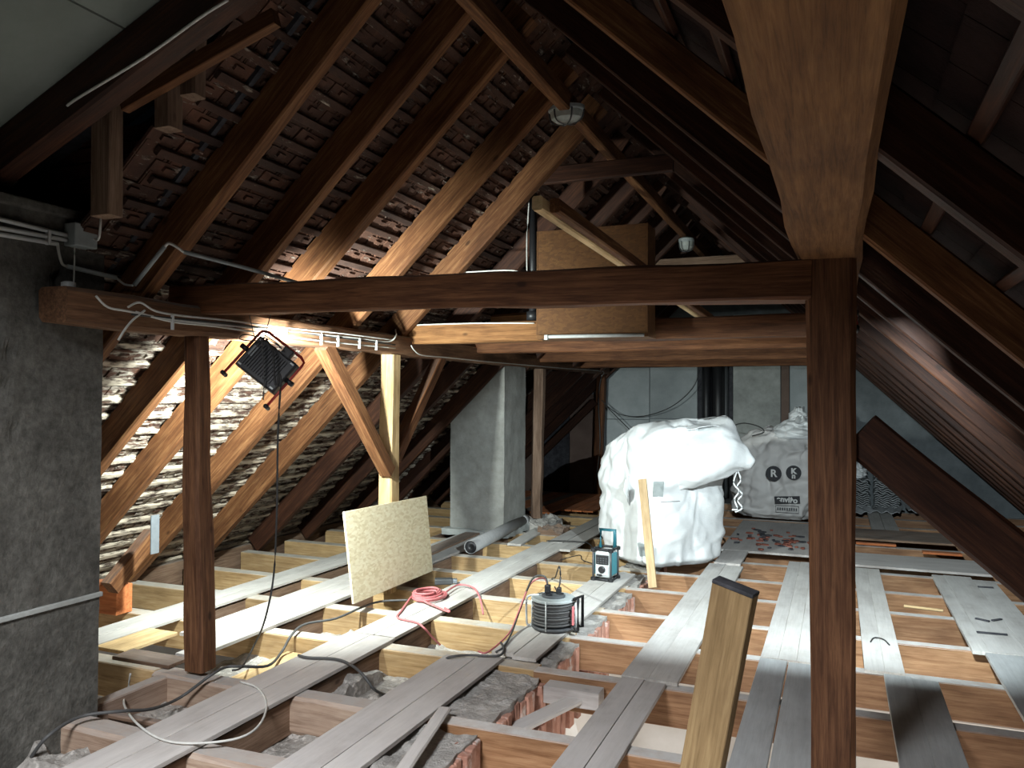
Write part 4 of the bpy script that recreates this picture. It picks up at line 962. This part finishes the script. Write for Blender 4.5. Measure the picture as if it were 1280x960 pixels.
tube('plugged_lead', [cp_+Vector((-.045, 0, .30)), cp_+Vector((-.08, .01, .35)), cp_+Vector((-.18, .0, .30)), onz(647, 768, .10), onz(636, 792, .02), onz(610, 815, .0), onz(598, 814, .0)], .006, M['pink_hose'], cd)
tube('plugged_lead', [cp_+Vector((.03, .035, .29)), cp_+Vector((.035, .05, .36)), cp_+Vector((.0, .12, .42)), onz(694, 722, .10), onz(690, 724, -.02), onz(697, 742, -.1)], .006, M['cable_black'], cd)
# ---- pink hose
hc = onz(535, 748, 0); hs = thing('hose_coil', 'coiled pink hose with trailing ends on the lit boards', 'hose', hc)
pts = []
for k in range(6*22):
    a = 2*math.pi*k/22; r = .135-.008*(k/22)+.012*noise.noise(Vector((k*.13, 0, 1)))
    pts.append(hc+Vector((.02*math.sin(k*.05)+r*math.cos(a), .01*math.cos(k*.07)+r*1.35*math.sin(a), .014+.011*(k/22)*.8+.006*noise.noise(Vector((k*.3, 2, 0))))))
tube('coil', pts, .0095, M['pink_hose'], hs, False, 7)
tube('loose_end', [hc+Vector((.1, .1, .03)), onz(573, 731, .03), onz(592, 735, .02), onz(600, 748, -.02), onz(604, 768, -.12)], .008, M['pink_hose'], hs)
tube('loose_end', [hc+Vector((-.12, -.06, .02)), onz(502, 763, .012), onz(497, 772, .012), onz(520, 778, .012), onz(530, 785, -.0), onz(540, 796, -.08), onz(550, 806, -.16)], .008, M['pink_hose'], hs)
tube('loose_end', [hc+Vector((.0, -.15, .03)), onz(556, 763, .02), onz(562, 764, .02), onz(556, 760, .02)], .008, M['pink_hose'], hs)
pb = thing('plug_block', 'small dark grey junction block beside the pink hose', 'connector', onz(556, 730, 0))
bm = bmesh.new(); add_box(bm, (-.09, -.04, .0), (.07, .04, .05), Matrix.Rotation(.5, 4, 'Z'), .008); from_bm('case', bm, M['dark_grey'], pb)
bm = bmesh.new(); add_box(bm, (.05, -.03, .008), (.11, .03, .045), Matrix.Rotation(.5, 4, 'Z'), .008); from_bm('cap', bm, M['zinc'], pb)
# ---- floor cables
def cable(label, pts, r=.009, mat='cable_grey'):
    o = tube('floor_cable', pts, r, M[mat]); tag(o, label, 'cable'); return o
cable('long grey cable wandering from the concrete mass across the dusty boards', [onz(38, 948, -.12), onz(60, 920, .0), onz(100, 896, .02), onz(150, 889, .02), onz(190, 886, -.05), onz(225, 872, -.1), onz(262, 845, .02), onz(282, 834, .02), onz(300, 833, .012), onz(335, 832, -.05), onz(352, 815, -.08), onz(365, 793, .01), onz(382, 780, .01), onz(420, 773, .01), onz(450, 760, .01), onz(475, 752, .01), onz(512, 750, .012)], .009)
cable('thin pale cable looping over the front boards', [onz(163, 842, .0), onz(160, 862, -.1), onz(155, 880, -.05), onz(172, 905, .01), onz(205, 925, .012), onz(250, 929, .012), onz(300, 922, .012), onz(325, 905, .012), onz(333, 880, -.0), onz(322, 860, .012), onz(300, 852, .012)], .006, 'cable_white')
cable('dark cable crossing from front boards into the rubble bay', [onz(373, 819, .012), onz(385, 822, .012), onz(420, 824, .012), onz(440, 832, .012), onz(455, 845, -.02), onz(468, 862, -.1), onz(482, 869, -.2)], .009)
cable('dark cable running to the wide dusty board end near the drum', [onz(550, 832, -.15), onz(560, 822, .01), onz(585, 819, .012), onz(610, 820, .012), onz(625, 819, .012), onz(630, 812, .012), onz(626, 803, .03)], .008)
cable('curled thin wire on the pale board past the oak post', [onz(1088, 802, .008), onz(1093, 797, .008), onz(1104, 799, .008), onz(1112, 806, .008)], .004, 'cable_black')
# ---- cables and fittings on the purlin
def pface(px, py, off=.0):
    y = 3.5; p = None
    for _ in range(12):
        X = purlin_x(y)+.10+off; p = onx(px, py, X); y = p.y
    return p
rows = [
    [(120, 370), (135, 384), (160, 389), (210, 399), (265, 405), (330, 411), (400, 418), (450, 423), (485, 427), (495, 420), (497, 408), (530, 405), (600, 403), (668, 403)],
    [(160, 384), (175, 378), (195, 389), (230, 395), (290, 401), (350, 409), (430, 417), (492, 425)],
    [(170, 390), (215, 402), (270, 408), (340, 418), (420, 428), (494, 435)],
    [(165, 393), (225, 399), (300, 406), (360, 414), (440, 424), (494, 431)]]
cw = thing('purlin_cables', 'bundle of white and grey cables clipped along the cabled purlin', 'cables', pface(265, 405))
for i, rw in enumerate(rows):
    pts = []
    for (a, b_) in rw:
        p = pface(a, b_, .008)
        if i == 0 and a >= 497: p = ony(a, b_+1, 6.30)
        pts.append(p)
    tube('cable', pts, .006, M['cable_white'] if i != 3 else M['cable_black'], cw)
for px in (215, 357, 401, 422, 449, 470): 
    p = pface(px, 390+(px-120)*.115, .008); box('clip', p-Vector((.004, .006, .05)), p+Vector((.012, .006, .03)), M['white_plastic'], cw, bev=.001)
tube('cable', [pface(514, 432, .008), pface(518, 438, .008), pface(528, 444, .008), pface(560, 447, .008), pface(620, 453, .008), pface(700, 460, .008), pface(752, 464, .008), pface(752, 470, .01)], .005, M['cable_white'], cw)
tube('cable', [pface(181, 388, .01), pface(166, 400, .01), pface(156, 412, .012), pface(148, 425, .012)], .006, M['cable_white'], cw)
tube('wire', [ony(530, 352, 6.35), ony(545, 342, 6.35), ony(585, 340, 6.35), ony(640, 338, 6.35), ony(656, 345, 6.35)], .006, M['cable_white'], cw)
tag(lathe('porcelain_cap', [(.03, 0), (.034, .01), (.034, .03), (.02, .036)], M['white_plastic'], None, (-3.56, 2.86, 2.19), 20), 'small white round cap on the cabled purlin end', 'fitting')
# conduits on the concrete mass
cf = thing('conduit_run', 'three grey conduits ending in a square junction box on the concrete mass', 'conduit', (-3.65, 2.95, 2.48))
jb0, jb1 = onx(83, 307, -3.66), onx(108, 284, -3.66)
box('junction_box', (-3.68, jb0.y, jb0.z), (-3.60, jb1.y+.02, jb1.z), M['grey_plastic'], cf, bev=.006)
for (a, b_) in (((0, 274), (83, 294)), ((0, 285), (83, 300)), ((0, 293), (72, 305))):
    p, q_ = onx(*a, -3.66), onx(*b_, -3.66); p2 = q_+(p-q_)*2.2; tube('conduit', [p2, q_], .011, M['white_plastic'], cf, False, 10)
for px in (60,): box('conduit_clip', onx(px, 306, -3.66)-Vector((.012, .008, 0)), onx(px, 288, -3.66)+Vector((.016, .008, 0)), M['white_plastic'], cf, bev=.002)
tube('loose_cable', [onx(72, 305, -3.66), onx(74, 318, -3.65), onx(78, 330, -3.65), onx(84, 333, -3.65)], .007, M['cable_white'], cf)
tube('conduit', [onx(84, 333, -3.65), onx(145, 347, -3.62)], .012, M['grey_plastic'], cf, False, 10)
tube('loose_cable', [onx(145, 347, -3.62), ony(155, 355, 3.25), ony(166, 357, 3.25)], .006, M['cable_white'], cf)
tube('conduit', [ony(168, 356, 3.25), ony(206, 308, 3.25)], .012, M['grey_plastic'], cf, False, 10)
tube('loose_cable', [ony(206, 308, 3.25), ony(211, 304, 3.25), ony(220, 308, 3.27), ony(230, 315, 3.30)], .008, M['cable_white'], cf)
tube('conduit', [ony(230, 315, 3.30), ony(300, 333, 3.6), ony(395, 360, 3.95)], .011, M['grey_plastic'], cf, False, 10)
tube('loose_cable', [onx(93, 308, -3.64), onx(93, 330, -3.64), onx(92, 362, -3.60)], .004, M['cable_white'], cf)
# wires by the corner post
wr = thing('corner_wires', 'thin wires drooping from the corner post over the gable panels', 'wires', ony(755, 470, 13.5))
tube('wire', [ony(x, y, 13.55) for x, y in ((752, 468), (748, 500), (750, 560), (742, 615))], .009, M['cable_grey'], wr)
tube('wire', [ony(x, y, 13.6) for x, y in ((756, 505), (775, 518), (805, 520), (840, 508), (866, 485), (875, 462))], .007, M['cable_black'], wr)
tube('wire', [ony(x, y, 13.6) for x, y in ((752, 500), (765, 515), (790, 540))], .008, M['cable_black'], wr)
# fallen pipe
pA, pB = onz(588, 684, .07), onz(656, 650, .07)
fp = thing('drain_pipe', 'grey plastic pipe lying across joists, its dark open end towards the strand board', 'pipe', pA)
d_ = (pB-pA); L_ = d_.length; d_.normalize()
o = lathe('barrel', [(.066, 0), (.072, 0), (.072, L_), (.066, L_)], M['grey_pipe'], fp, (0, 0, 0), 28, None, True); o.rotation_euler = d_.to_track_quat('Z', 'Y').to_euler()
o = lathe('socket_end', [(.073, L_-.14), (.082, L_-.13), (.082, L_), (.074, L_)], M['grey_pipe'], fp, (0, 0, 0), 28, None, True); o.rotation_euler = d_.to_track_quat('Z', 'Y').to_euler()
o = lathe('open_end', [(.001, .01), (.067, .01), (.067, .03), (.001, .03)], M['black'], fp, (0, 0, 0), 28, None, True); o.rotation_euler = d_.to_track_quat('Z', 'Y').to_euler()
for p in fp.children: 
    for f in p.data.polygons: f.use_smooth = True
# cobweb-like loose twine at the dark rafters
# door frame seen in the storey below
df = struct('door_1')
for x in (-.62, -.5, -.40): box('door_frame', (x, 7.1, -2.75), (x+.05, 7.16, -.9), M['pale'], df)
